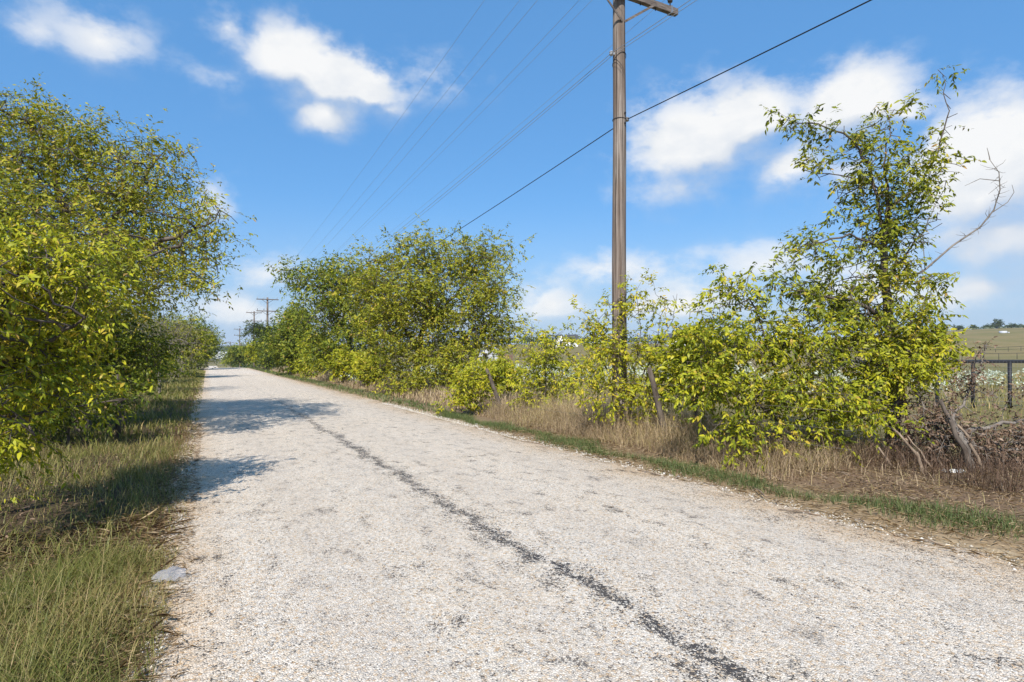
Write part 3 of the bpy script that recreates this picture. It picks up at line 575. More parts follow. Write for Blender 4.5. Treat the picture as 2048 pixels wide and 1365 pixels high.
def shrub(px, Z, lines, els, m_, label, seed, **k):
    k = {**dict(step=.15, kill=.19, r0=.03, leaf=.066, wr=.42, twigs=2, twig_len=.2, per=8, vbias=.6, maxn=1800, droop=.5, group='roadside shrubs', stem='stems', crown='foliage', thin_frac=.62, min_up=.3), **k}
    return tree('roadside_shrub', px, Z, lines, els, m_, label, 'shrub', seed, **k)
shrub(1555, 8.8, [LN(8.8, (1560, 800, 0), (1540, 700, 0), (1500, 600, 0)), LN(8.8, (1560, 850, 0), (1620, 720, 0), (1640, 640, .2)), LN(8.8, (1560, 850, 0), (1450, 740, -.2), (1400, 680, -.2)), LN(8.8, (1560, 850, 0), (1480, 840, -.5), (1430, 850, -.6)), LN(8.8, (1500, 600, 0), (1420, 620, 0), (1380, 625, 0)), LN(8.8, (1560, 850, 0), (1680, 820, -.3), (1740, 800, -.3))],
      EL(8.8, (1500, 590, 60, 45, 0, .5), (1410, 630, 45, 16, 0, .2), (1470, 690, 95, 70, 0, .7), (1580, 680, 90, 70, 0, .7), (1420, 760, 60, 60, -.2, .5), (1530, 790, 110, 70, -.2, .7), (1640, 790, 90, 70, -.2, .6), (1480, 860, 70, 34, -.5, .4), (1600, 860, 60, 36, -.3, .4), (1700, 820, 70, 40, -.3, .5), (1560, 550, 30, 24, .2, .2)),
      LEAF_Y, 'large bright yellow-green shrub left of the tall young tree, touching the ground', 22, shoots=.3, fill=1750, clumps=400, sigma=0.11, n_attr=1150, leaf=.066, per=9, vbias=.48, vspread=.32, maxn=2700, droop=.65)
shrub(1800, 8.9, [LN(8.9, (1800, 800, 0), (1810, 720, 0)), LN(8.9, (1800, 840, 0), (1730, 760, -.2))],
      EL(8.9, (1830, 690, 60, 45, 0, .4), (1790, 740, 70, 40, -.2, .4), (1850, 730, 40, 40, .1, .3), (1740, 830, 40, 30, -.3, .3)),
      LEAF_Y, 'small yellow-green shrub in front of the tall young tree trunk', 23, fill=850, clumps=130, sigma=0.13, n_attr=260, vbias=.58, maxn=800, min_up=.25)
shrub(1262, 11.6, [LN(11.6, (1262, 760, 0), (1250, 680, 0), (1240, 610, -.3)), LN(11.6, (1262, 800, 0), (1310, 700, 0), (1330, 600, 0)), LN(11.6, (1262, 800, 0), (1200, 720, 0), (1170, 640, 0)), LN(11.6, (1262, 800, 0), (1280, 680, -.2), (1275, 590, -.2)), LN(11.6, (1310, 700, 0), (1345, 640, 0), (1355, 590, 0))],
      EL(11.6, (1240, 620, 30, 50, -.4, .2), (1275, 610, 26, 40, -.1, .2), (1325, 620, 30, 40, 0, .25), (1190, 650, 40, 34, 0, .4), (1240, 700, 70, 45, -.2, .6), (1310, 700, 50, 45, 0, .5), (1220, 760, 70, 50, -.2, .6), (1290, 780, 60, 50, -.3, .5), (1340, 740, 40, 40, 0, .4), (1270, 830, 50, 18, -.3, .4)),
      LEAF_Y, 'yellow-green shrub growing round the foot of the near utility pole', 24, shoots=.25, fill=950, clumps=250, sigma=0.11, n_attr=760, vbias=.66, maxn=2000)
shrub(1092, 15.0, [LN(15.0, (1092, 780, 0), (1090, 700, 0), (1110, 670, 0)), LN(15.0, (1092, 800, 0), (1060, 720, 0), (1062, 650, 0)), LN(15.0, (1092, 800, 0), (1140, 730, 0))],
      EL(15.0, (1090, 700, 40, 36, 0, .5), (1062, 660, 16, 26, 0, .2), (1120, 680, 24, 20, 0, .2), (1070, 750, 46, 40, 0, .6), (1125, 760, 46, 44, 0, .6), (1090, 805, 60, 22, 0, .6), (1040, 720, 20, 40, 0, .3), (1165, 720, 30, 40, 0, .4)),
      LEAF_Y, 'yellow-green shrub between the leaning post and the big rounded tree', 25, shoots=.25, fill=950, clumps=210, sigma=0.14, n_attr=560, step=.18, kill=.23, vbias=.62, leaf=.075, maxn=1400)
shrub(950, 16.2, [LN(16.2, (950, 790, 0), (945, 750, 0))], EL(16.2, (945, 755, 34, 30, 0, .5), (925, 790, 34, 22, 0, .5), (965, 785, 26, 22, 0, .4), (950, 815, 20, 14, 0, .3)),
      LEAF_Y, 'low yellow shrub in front of the big rounded tree beside a leaning post', 26, fill=480, clumps=90, sigma=0.14, n_attr=260, step=.18, kill=.22, vbias=.62, leaf=.075, maxn=700)
tree('hackberry_tree', 832, 25,
     [LN(25, (835, 740, 0), (845, 660, 0), (858, 590, 0), (850, 500, 0)), LN(25, (840, 700, 0), (780, 620, -.5), (740, 560, -.5)), LN(25, (845, 660, 0), (920, 580, 0), (970, 500, 0)), LN(25, (835, 730, 0), (920, 680, -.6), (980, 640, -.8)), LN(25, (858, 590, 0), (880, 520, .4), (905, 480, .5))],
     EL(25, (850, 510, 80, 45, 0, 1.6), (960, 510, 65, 45, 0, 1.5), (1015, 500, 22, 16, 0, .4), (760, 570, 90, 70, 0, 1.8), (870, 590, 130, 70, 0, 2.4), (980, 590, 50, 70, 0, 1.4), (800, 660, 100, 65, -.4, 2.0), (930, 680, 80, 60, -.4, 1.8), (1000, 660, 40, 40, -.4, 1.0), (830, 740, 90, 45, -.6, 1.6), (920, 740, 50, 34, -.6, 1.2), (800, 790, 40, 16, -.8, .8), (1045, 590, 22, 8, 0, .2), (1050, 650, 22, 16, -.4, .4)),
     LEAF_O, 'large rounded tree reaching down to the dry grass in the middle', 'tree', 31, fill=10500, clumps=1050, sigma=0.29, n_attr=2000, step=.3, kill=.34, r0=.16, leaf=.105, wr=.5, twigs=3, twig_len=.36, per=8, vbias=.58, simple_leaf=True, maxn=3600, droop=.4, group='roadside trees')
tree('roadside_tree', 700, 37, [LN(37, (700, 700, 0), (690, 640, 0), (670, 580, 0)), LN(37, (700, 680, 0), (640, 580, 0), (590, 535, 0)), LN(37, (700, 680, 0), (730, 600, 0))],
     EL(37, (620, 560, 50, 34, 0, 1.8), (585, 535, 26, 10, -.5, .4), (690, 570, 70, 55, 0, 2.4), (660, 640, 70, 55, 0, 2.4), (730, 640, 60, 70, 0, 2.2), (700, 710, 60, 34, 0, 2), (640, 700, 36, 30, -.5, 1.4)),
     LEAF_G, 'green tree just left of the large rounded tree, one branch reaching to the road', 'tree', 32, fill=5400, clumps=520, sigma=0.38, n_attr=1200, step=.4, kill=.45, r0=.16, leaf=.17, wr=.5, twigs=3, twig_len=.45, per=6, vbias=.5, simple_leaf=True, maxn=2200, group='roadside trees')
tree('roadside_tree', 592, 53, [LN(53, (592, 700, 0), (590, 650, 0))],
     EL(53, (590, 650, 38, 34, 0, 2), (570, 690, 34, 40, -1, 2), (610, 700, 36, 40, 0, 2), (590, 728, 34, 12, -1, 1.5)),
     LEAF_G, 'dense green tree right of the dark cedar', 'tree', 33, fill=4200, clumps=330, sigma=0.50, n_attr=800, step=.45, kill=.5, r0=.13, leaf=.2, wr=.5, twigs=3, twig_len=.5, per=6, vbias=.45, simple_leaf=True, maxn=1500, group='roadside trees')
tree('roadside_tree', 650, 45, [LN(45, (650, 720, 0), (650, 690, 0))], EL(45, (640, 700, 34, 30, 0, 1.5), (670, 720, 30, 22, -1, 1.4), (615, 725, 24, 16, -1, 1)),
     LEAF_Y, 'small yellow-green tree low between two taller green ones on the right', 'tree', 34, fill=1800, clumps=170, sigma=0.40, n_attr=420, step=.35, kill=.4, r0=.07, leaf=.17, twigs=3, twig_len=.4, per=5, vbias=.45, simple_leaf=True, maxn=900, group='roadside trees')
tree('cedar_tree', 541, 74, [LN(74, (541, 720, 0), (536, 680, 0), (530, 655, 0))],
     EL(74, (520, 660, 22, 9, 0, 1.2), (548, 668, 20, 12, 0, 1.4), (535, 680, 24, 14, 0, 1.6), (550, 700, 20, 20, 0, 1.6), (538, 725, 14, 14, 0, 1.2), (505, 668, 8, 4, 0, .4)),
     LEAF_D, 'dark evergreen cedar leaning over the right road edge near the crest', 'tree', 35, fill=2600, clumps=220, sigma=0.50, n_attr=620, step=.45, kill=.45, r0=.18, leaf=.26, wr=.35, twigs=4, twig_len=.5, per=6, vbias=.5, simple_leaf=True, maxn=1300, droop=.2, group='roadside trees')
tree('roadside_shrub', 520, 86, [LN(86, (520, 720, 0), (520, 705, 0))], EL(86, (518, 705, 18, 18, 0, 1.6), (532, 722, 14, 10, -2, 1.2), (508, 700, 10, 12, 0, 1)),
     LEAF_Y, 'pale shrub under the dark cedar at the road crest', 'shrub', 36, fill=1200, clumps=110, sigma=0.50, n_attr=300, step=.5, kill=.55, r0=.06, leaf=.26, twigs=3, twig_len=.5, per=5, vbias=.4, simple_leaf=True, maxn=700, stem='stems', crown='foliage', group='roadside shrubs')
tree('roadside_tree', 481, 128, [LN(128, (481, 725, 0), (480, 710, 0))], EL(128, (480, 708, 20, 14, 0, 2.4), (468, 716, 12, 10, 0, 1.6), (492, 714, 12, 11, 0, 1.6)),
     LEAF_G, 'small round tree on the skyline just past the road crest', 'tree', 37, fill=1500, clumps=130, sigma=0.70, n_attr=420, step=.6, kill=.6, r0=.14, leaf=.34, twigs=3, twig_len=.6, per=6, vbias=.42, simple_leaf=True, maxn=900, group='roadside trees')
# young growth along the right fence row
for i, (px, Z, rx, ry, py, lab) in enumerate([(735, 30, 34, 22, 735, 'yellow shrub low at the left foot of the large rounded tree'), (690, 34, 30, 22, 728, 'yellowing weedy shrub along the right verge, second before the cedar'),
                                              (1000, 19, 26, 24, 745, 'thin yellow shrub right of the large rounded tree'), (1395, 10.3, 22, 60, 720, 'narrow yellow-green shrub by the right-hand leaning post')]):
    shrub(px, Z, [LN(Z, (px, py + 10, 0), (px, py - 5, 0))], EL(Z, (px, py, rx, ry, 0, .8), (px + rx * .5, py + ry * .6, rx * .7, ry * .6, 0, .6)), LEAF_Y, lab, 70 + i, fill=900, clumps=100, sigma=.2, n_attr=220, step=.2, kill=.25, leaf=.1 if Z < 20 else .14, vbias=.55, simple_leaf=Z > 15, maxn=600)
# heap of cut brush with withered leaves
b = plant('brush_pile', G(1930, 8.3), [[G(1945, 8.0) , P(1925, 890, 8.0), P(1905, 840, 8.1), P(1890, 780, 8.3)], LN(8.3, (1905, 840, 0), (1950, 760, 0), (1975, 690, .1)), LN(8.3, (1910, 870, 0), (1990, 850, 0), (2060, 840, .1)), LN(8.3, (1905, 850, 0), (1850, 820, .2), (1830, 770, .3)), LN(8.3, (1925, 900, 0), (2030, 900, -.2), (2090, 890, -.2))],
      EL(8.3, (1890, 850, 45, 50, 0, .4), (1950, 880, 70, 40, 0, .5), (2030, 880, 70, 34, 0, .5), (1850, 870, 40, 40, .1, .4), (1935, 770, 26, 40, 0, .2), (1972, 690, 10, 9, 0, .08), (1950, 730, 14, 24, 0, .1), (2000, 790, 40, 12, 0, .15), (1960, 920, 60, 20, -.1, .4), (2090, 860, 60, 50, 0, .5), (1840, 800, 24, 36, .3, .25)),
      LEAF_DEAD, 'heap of cut brush with withered brown leaves below the tall young tree', 'brush pile', 41, fill=1700, clumps=520, sigma=0.10, n_attr=800, step=.13, kill=.16, r0=.055, leaf=.048, wr=.4, twigs=2, twig_len=.16, per=7, vbias=.55, droop=.6, bark=BARK_GREY, tip_r=.0042, maxn=1900, stem='cut_trunk', crown='withered_leaves', min_up=.05)

# trees on the hill at right, each a thing
for i, (px, py, rx, ry, lab) in enumerate([(1918, 661, 6, 5, 'lone small round tree on the hill crest, leftmost'), (1947, 661, 8, 3.5, 'low dark bush tree second from left on the hill crest'), (1975, 660, 9, 4, 'low dark tree left of the spreading one on the hill crest'),
                                          (1996, 650, 9, 9, 'tallest spreading dark tree on the hill crest'), (2020, 657, 9, 5, 'dark tree right of the tallest on the hill crest'), (2040, 656, 10, 4.5, 'dark tree at the right end of the hill crest')]):
    Z = 372.; gx = G(px, Z); b_ = P(px, py, Z); hgt = ry / F * Z
    c = gx + np.array([0, 0, hgt * 1.05])
    plant('hill_tree', gx, [[gx, c]], [(c, (rx / F * Z, 2.0, hgt)), (c + np.array([rx / F * Z * .5, 0, -hgt * .4]), (rx / F * Z * .6, 1.5, hgt * .6))], LEAF_D, lab, 'tree', 80 + i, fill=420, clumps=60, sigma=.5, n_attr=150, step=.7, kill=.7, r0=.2, leaf=.6, wr=.6, twigs=3, twig_len=.8, per=5, vbias=.5, simple_leaf=True, maxn=330, group='trees on the hill')

# ------------------------------------------------------------------ grasses and ground litter
g = np.random.default_rng(101)
x, y, s, t = scatter(g, .9, 5.5, -4.2, -.22, 80000, .45, 1.6); k = g.random(len(x)) < np.where((t < -1.2) & (s > 4.6), .9, 1); x, y, s, t = x[k], y[k], s[k], t[k]; n = len(x); edge = sm(-.2, -.75, t)
blades('verge_grass', x, y, (g.uniform(.10, .30, n) + .22 * (g.random(n) < .05)) * (.35 + .65 * edge), g.uniform(.0022, .0048, n), g.uniform(.5, 1.15, n), np.clip(g.normal(.63, .25, n) + .2 * np.sin(x * 2.3) * np.sin(y * 1.9), 0, 1), g, GRASS_L, 'long mixed green and straw grass on the near left verge', nseg=3)
x, y, s, t = scatter(g, 5.5, 13, -5, -.2, 32000, .7, .9); k = g.random(len(x)) < np.where((t < -1.3) & (s < 9), .6, 1); x, y, s, t = x[k], y[k], s[k], t[k]; n = len(x); edge = sm(-.2, -.8, t)
blades('verge_grass', x, y, g.uniform(.08, .28, n) * (.35 + .65 * edge), g.uniform(.004, .008, n), g.uniform(.5, 1.15, n), np.clip(g.normal(.60, .24, n), 0, 1), g, GRASS_L, 'shaded grass on the left verge beneath the trees')
x, y, s, t = scatter(g, 13, 80, -6, -.2, 42000, .3, .6); n = len(x); edge = sm(-.2, -1.2, t)
blades('verge_grass', x, y, g.uniform(.10, .30, n) * (.35 + .65 * edge), g.uniform(.012, .028, n) * np.clip(s / 25, 1, 2.5), g.uniform(.3, 1.0, n), np.clip(g.normal(.55, .22, n), 0, 1), g, GRASS_L, 'grass on the far left verge running to the crest')
x, y, s, t = scatter(g, -1, 16, 5.4, 7.4, 130000, .45, 1.0); k = g.random(len(x)) < np.exp(-((t - 5.95 - .28 * np.clip(5 - s, 0, 4) - .12 * np.sin(s * 1.3) - .08 * np.sin(s * 3.7 + 1)) / (.22 + .1 * np.sin(s * 2.1 + 2))) ** 2); x, y, s, t = x[k], y[k], s[k], t[k]; n = len(x)
blades('short_grass', x, y, g.uniform(.05, .14, n), g.uniform(.004, .008, n), g.uniform(.3, 1.0, n), np.clip(g.normal(.45, .2, n), 0, 1), g, GRASS_S, 'strip of short green grass along the near right road edge')
x, y, s, t = scatter(g, 16, 110, 5.5, 7.2, 26000, .35, .8); k = g.random(len(x)) < np.exp(-((t - 6.15) / .45) ** 2); x, y, s, t = x[k], y[k], s[k], t[k]; n = len(x)
blades('short_grass', x, y, g.uniform(.06, .16, n), g.uniform(.015, .04, n) * np.clip(s / 40, 1, 2), g.uniform(.3, .9, n), np.clip(g.normal(.5, .22, n), 0, 1), g, GRASS_S, 'strip of short green grass along the far right road edge')
x, y, s, t = scatter(g, 1.2, 14, 6.3, 9.0, 84000, .75, .9); k = g.random(len(x)) < np.where(s < 4.9, .06, 1) * sm(6.3, 6.75, t); x, y, s, t = x[k], y[k], s[k], t[k]; n = len(x)
blades('dry_grass', x, y, (g.uniform(.2, .75, n) + .35 * (g.random(n) < .12)) * (.3 + .7 * sm(6.3, 7.1, t)) * (.25 + .75 * sm(3.8, 6.5, s)), g.uniform(.003, .007, n), g.uniform(.2, 1.4, n), np.clip(g.normal(.55, .28, n) + .15 * np.sin(s * 1.7 + t), 0, .96), g, GRASS_D, 'tall dry tan grass under the shrubs of the right verge', nseg=3)
x, y, s, t = scatter(g, 14, 75, 6.6, 11, 42000, .4, .7); n = len(x)
blades('dry_grass', x, y, g.uniform(.2, .62, n) * (.4 + .6 * sm(6.6, 7.6, t)), g.uniform(.012, .03, n) * np.clip(s / 30, 1, 2), g.uniform(.25, 1.0, n), np.clip(g.normal(.52, .27, n), 0, 1), g, GRASS_D, 'tall dry grass on the far right verge below the trees')
x, y, s, t = scatter(g, -6, 70, 10, 60, 52000, .2, .3); k = (y > 6) ; x, y, s, t = x[k], y[k], s[k], t[k]; n = len(x); rr = np.hypot(x, y)
blades('pasture_grass', x, y, g.uniform(.15, .5, n), g.uniform(.008, .016, n) * np.clip(rr / 14, 1, 4), g.uniform(.25, 1.0, n), np.clip(g.normal(.76, .2, n), 0, 1), g, GRASS_L, 'pale mixed grass of the pasture beyond the fence')
x, y, s, t = scatter(g, 3.0, 6.5, 7.9, 9.8, 6000, .6, 1.6); n = len(x)
blades('dead_weeds', x, y, g.uniform(.1, .5, n), g.uniform(.003, .007, n), g.uniform(.2, 1.2, n), np.clip(g.normal(.3, .25, n), 0, 1), g, LEAF_DEAD, 'dark dead weed stalks under the large yellow-green shrub', nseg=3)
# straw, stalks and chips lying on the bare strip at right and along the road edges
def lying(name, s0, s1, t0, t1, n, L, Wd, mat_, label, vb=.5):
    x, y, s, t = scatter(g, s0, s1, t0, t1, n, .5, 1.2); n = len(x); az = g.uniform(0, 2 * np.pi, n); LL = g.uniform(*L, n); z = H(x, y) + g.uniform(.004, .035, n)
    D = np.stack([np.cos(az), np.sin(az), g.normal(.05, .18, n)], -1); V, Fa, vv = leaves(np.stack([x, y, z], -1), D, nrm(np.array([0, 0, 1.]) + g.normal(0, .5, (n, 3))), LL, g.uniform(*Wd, n), np.clip(g.normal(vb, .28, n), 0, 1), True, .1)
    o = link(name, fmesh(name, V, Fa, {'v': vv}), mat_); o['kind'] = 'stuff'; o['label'] = label; o['category'] = 'litter'
lying('straw_litter', -1, 12, 5.35, 10, 30000, (.03, .16), (.003, .008), STRAW, 'straw and stalks littering the bare right verge', .66)
lying('straw_litter', 1, 16, -.6, -.1, 12000, (.02, .10), (.002, .006), STRAW, 'rusty dead grass bits along the left road edge', .5)
lying('straw_litter', 1, 7, -4, -.3, 16000, (.05, .25), (.003, .007), STRAW, 'flattened dead grass thatch on the near left verge', .4)
lying('leaf_litter', 2, 12, -4.5, -.9, 14000, (.03, .07), (.015, .03), LEAF_DEAD, 'brown leaf litter under the left trees', .4)
lying('leaf_litter', -1, 12, 6.6, 11, 9000, (.03, .06), (.012, .028), LEAF_DEAD, 'brown leaf litter and bark mulch under the right shrubs', .45)
# loose pale stones along the road edges
def stones(name, s, t, size, label):
    x, y = xy(s, t); n = len(x); z = H(x, y) + size * .2 + .004
    ico = np.array([[1, 0, 0], [-1, 0, 0], [0, 1, 0], [0, -1, 0], [0, 0, .7], [0, 0, -.6]]); Tt = np.array([[0, 2, 4], [2, 1, 4], [1, 3, 4], [3, 0, 4], [2, 0, 5], [1, 2, 5], [3, 1, 5], [0, 3, 5]])
    a = g.uniform(0, 6.28, n); jit = 1 + g.normal(0, .22, (n, 6, 3)); Vv = ico[None] * jit * size[:, None, None] * .5
    Vx = Vv[..., 0] * np.cos(a)[:, None] - Vv[..., 1] * np.sin(a)[:, None]; Vy = Vv[..., 0] * np.sin(a)[:, None] + Vv[..., 1] * np.cos(a)[:, None]
    V = np.stack([Vx + x[:, None], Vy + y[:, None], Vv[..., 2] + z[:, None]], -1).reshape(-1, 3)
    o = link(name, fmesh(name, V, (np.arange(n)[:, None, None] * 6 + Tt[None]).reshape(-1, 3), {'v': np.repeat(g.random(n), 6)}), STONE); o['kind'] = 'stuff'; o['label'] = label; o['category'] = 'gravel'
STONE = mat('stone_chips', lambda t_: pbsdf(t_, t_.ramp(t_.node('ShaderNodeAttribute', attribute_name='v').outputs['Fac'], [(0, (.42, .36, .28)), (.4, (.62, .56, .46)), (.8, (.70, .66, .60)), (1, (.35, .30, .25))]), .9))
k = 9000; stones('loose_gravel', g.uniform(-1, 20, k), 5.33 + np.abs(g.normal(0, .16, k)), np.clip(g.lognormal(-4.25, .4, k), .006, .05), 'loose pale stones along the right road edge')
k = 4000; stones('loose_gravel', g.uniform(.8, 16, k), -.2 - np.abs(g.normal(0, .07, k)), np.clip(g.lognormal(-4.45, .35, k), .006, .025), 'loose pale stones along the left road edge')
# pale flowering weeds (white bracts on pale stalks) in the pasture
def flowers(label, X, Y, hgt):
    pk = g.random(len(X)) < np.clip(.75 + np.sin(X * .55 + 1.7 * np.sin(Y * .21)) * np.sin(Y * .43 + X * .2), .08, 1); X, Y, hgt = X[pk], Y[pk], hgt[pk] * g.uniform(.6, 1.1, pk.sum()); n = len(X); z = H(X, Y); k = 26
    C = np.stack([np.repeat(X, k) + g.normal(0, .22, n * k), np.repeat(Y, k) + g.normal(0, .22, n * k), np.repeat(z, k) + np.repeat(hgt, k) * g.uniform(.55, 1.08, n * k)], -1)
    D = np.stack([g.normal(0, 1, n * k), g.normal(0, 1, n * k), g.uniform(-.1, 1, n * k)], -1); sc = np.repeat(np.clip(np.hypot(X, Y) / 25, .8, 2.2), k)
    V, Fa, vv = leaves(C, D, nrm(np.array([0, 0, .6]) + g.normal(0, .6, (n * k, 3))), g.uniform(.06, .12, n * k) * sc, g.uniform(.03, .05, n * k) * sc, np.clip(g.normal(.66, .28, n * k), 0, 1), True)
    o = link('white_wildflowers', fmesh('white_wildflowers', V, Fa, {'v': vv}), FLOWER); o['kind'] = 'stuff'; o['label'] = label; o['category'] = 'wildflowers'
n = 900; Y = g.uniform(26, 62, n); X = (g.uniform(820, 1500, n) - CX) / F * Y; flowers('band of white wildflowers in the pasture behind the middle shrubs', X, Y, g.uniform(.5, 1.0, n))
n = 300; Y = g.uniform(22, 44, n); X = (g.uniform(1480, 2250, n) - CX) / F * Y; flowers('white wildflowers behind the black pipe fence on the right', X, Y, g.uniform(.45, .95, n))
n = 260; Y = g.uniform(30, 60, n); X = (g.uniform(690, 830, n) - CX) / F * Y; flowers('white wildflowers glimpsed left of the large rounded tree', X, Y, g.uniform(.5, 1.0, n))
n = 260; Y = g.uniform(335, 375, n); X = (g.uniform(1880, 2200, n) - CX) / F * Y
z_ = np.full(n, .6); flowers('white flower streak along the top of the hill', X, Y, z_)

# ------------------------------------------------------------------ utility poles and wires
from mathutils import Matrix
A_HALF = 1.38
OFFS = (-1.25, -.45, 1.2)
def utility_pole(s, t, top, label, near=False, can=False):
    x, y = xy(s, t); gz = H1(x, y); root = empty('utility_pole', (x, y, gz), label, 'utility pole', 'power poles along the right of the road')
    h = top - gz; X3 = np.array([T[0], T[1], 0]); U3 = np.array([U[0], U[1], 0])
    r0, r1 = .155, .115
    zs = np.linspace(-.3, h, 24 if near else 6); q = MB()
    q.tube([(.006 * math.sin(z * 1.3) if near else 0, 0, z) for z in zs], [r0 + (r1 - r0) * z / h for z in zs], 20 if near else 9)
    q.build('shaft', POLE, root, True)
    for k, dz in enumerate((h - .28, h - 1.85)):
        face = -U3 * (.115 + .055)                       # the arm is bolted to the face towards the camera
        c = np.array([0, 0, dz]) + face
        arm = MB().bar(c - X3 * A_HALF, c + X3 * A_HALF, .10, .125).build('crossarm', ARM, root)
        if near:
            for e in np.linspace(-1.2, 1.2, 7): MB().bar(c + X3 * e - np.array([0, 0, .11]), c + X3 * e + np.array([0, 0, .09]), .02, .02).build('bolt', DARKMETAL, arm)
        for sg in (-1, 1):
            MB().bar(c + X3 * sg * .72 - np.array([0, 0, .05]) - U3 * .062, np.array([0, 0, dz - .52]) - U3 * .132 + X3 * sg * .03, .012, .045).build('brace', ARM if near else DARKMETAL, root)
        for j, o_ in enumerate(OFFS):
            b = c + X3 * o_ + np.array([0, 0, .0625])
            ins = MB().lathe(b, [(.012, 0), (.012, .10), (.05, .11), (.055, .15), (.035, .17), (.045, .2), (.03, .24), (.012, .26)], 10 if near else 6).build('insulator', GREYCER if k == 0 else PORCELAIN, root, True)
            if near:
                MB().box(c + X3 * o_, (.05, .125, .15), math.atan2(T[1], T[0])).build('pin_bracket', STEEL, ins)
                MB().lathe(b + np.array([0, 0, .16]), [(.058, 0), (.062, .015), (.058, .03)], 12).build('skirt', PORCELAIN, ins, True)
    for zb in (h - 3.0, h - 4.25):                      # brackets that carry the lower wires
        sd = -1 if zb > h - 3.5 else 1
        q = MB().bar(X3 * sd * .11 + np.array([0, 0, zb]), X3 * sd * .20 + np.array([0, 0, zb]), .04, .05); q.lathe(X3 * sd * .2 + np.array([0, 0, zb - .04]), [(.03, 0), (.045, .02), (.03, .04), (.045, .06), (.03, .08)], 10); q.build('wire_bracket', GREYCER if sd < 0 else STEEL, root)
    if near:
        q = MB(); pts = [np.array([0, 0, zz]) - U3 * (r0 + (r1 - r0) * zz / h + .004) * .96 + X3 * -.035 * 1 for zz in np.linspace(.2, h - .4, 40)]
        q.tube(pts, .005, 5).build('ground_wire', BARB, root)
        for zz, k in ((h - 3.1, 0), (h - 4.3, 1)):
            rr = r0 + (r1 - r0) * zz / h + .006; an = np.linspace(0, 2 * math.pi, 25)
            MB().tube([np.array([rr * math.cos(a), rr * math.sin(a), zz + (-.12 * math.cos(a - 2.2) if k == 0 else 0)]) for a in an], .006, 5, False).build('band', DARKMETAL, root)
        for zz in (1.9, 2.6, h - 4.2, h - 4.4): MB().lathe(np.array([0, 0, zz]) - U3 * (r0 - .004) + X3 * .03, [(.018, -.018), (.022, 0), (.018, .018)], 8).build('bolt', DARKMETAL, root)
    if can:
        MB().lathe(X3 * .32 + np.array([0, 0, h - 4.6]), [(.2, 0), (.24, .05), (.24, .75), (.2, .8), (.05, .82)], 14).build('transformer', STEEL, root, True)
    return dict(x=x, y=y, h=h, gz=gz)
PS = [(-66, 7.4, 11.6, 'wooden utility pole behind the viewpoint', False, False), (9.25, 7.35, 10.42, 'tall weathered utility pole rising near the road, cut by the picture top', True, False),
      (84, 7.15, 7.85, 'second utility pole with two crossarms, tallest of the distant ones', False, False), (119, 7.8, 7.75, 'third utility pole rising behind the dark cedar', False, False),
      (165, 7.4, 5.65, 'fourth utility pole, with a transformer, past the crest', False, True), (228, 7.2, 2.35, 'farthest utility pole, smallest on the horizon', False, False)]
POLES = [utility_pole(*p) for p in PS if p[0] > 0]
VP = [dict(x=xy(-66, 7.4)[0], y=xy(-66, 7.4)[1], h=10.5, gz=11.9 - 10.5)] + POLES + [dict(x=xy(300, 7.3)[0], y=xy(300, 7.3)[1], h=10.5, gz=-2.0 - 10.5)]
X3 = np.array([T[0], T[1], 0]); U3 = np.array([U[0], U[1], 0])
def wire(off, att, rad, label, sag=.012, m_=None):
    pts = []
    for i in range(len(VP) - 1):
        e = [np.array([p['x'], p['y'], p['gz'] + p['h'] + att]) + X3 * off + (-U3 * .17 if att > -2.5 else 0) for p in VP[i:i + 2]]; L = np.linalg.norm(e[1] - e[0])
        for u in np.linspace(0, 1, 50)[(0 if i == 0 else 1):]: pts.append(e[0] + (e[1] - e[0]) * u - np.array([0, 0, 4 * sag * L * u * (1 - u)]))
    tag(MB().tube(pts, rad, 5).build('overhead_wire', m_ or WIRE, None, True), label, 'wire', 'overhead wires')
for nm, att, h_ in (('upper', 0.04, .0038), ('lower', -1.53, .0038)):
    for o_, side in zip(OFFS, ('left end', 'left middle', 'right end')): wire(o_, att, h_, 'thin power line on the %s of the %s crossarms' % (side, nm), m_=ALUMINIUM)
wire(-.2, -3.0, .006, 'neutral wire on the bracket at the left side of the poles, below the crossarms', m_=ALUMINIUM); wire(-.2, -3.06, .005, 'second thin strand just under the neutral wire at the poles', .0135, ALUMINIUM)
wire(.2, -4.25, .010, 'thick lowest cable on the right side of the near pole', .013)

# ------------------------------------------------------------------ fences
def post_pts(a, b): return [a, (a + b) / 2 + np.array([.01, 0, 0]), b]
fr = empty('wire_fence', (*xy(10, 7.7), H1(*xy(10, 7.7))), 'old barbed wire fence with leaning grey posts along the right verge', 'fence')
FP = []
for i, (px, Z, top, bot) in enumerate([(1310, 10.3, (1298, 736), (1338, 850)), (985, 15.7, (973, 738), (1010, 830)), (722, 30, (719, 727), (724, 772)), (640, 44, (639, 722), (642, 755))]):
    b = G(px, Z)
    if top: a = P(*top, Z); b = P(*bot, Z); b[2] = min(b[2], H1(b[0], b[1]) - .1)
    else: a = b + np.array([random.Random(i).uniform(-.1, .1), 0, 1.2]); b = b - np.array([0, 0, .1])
    m = (a + b) / 2
    rel(MB().tube([b, b + (m - b) * .5, m, m + (a - m) * .6 + np.array([.01, .01, 0]), a], [.062, .058, .054, .05, .042], 9).build('post', BARK, fr, True)); FP.append((Z, a, b))
FP.sort(key=lambda f: -f[0])
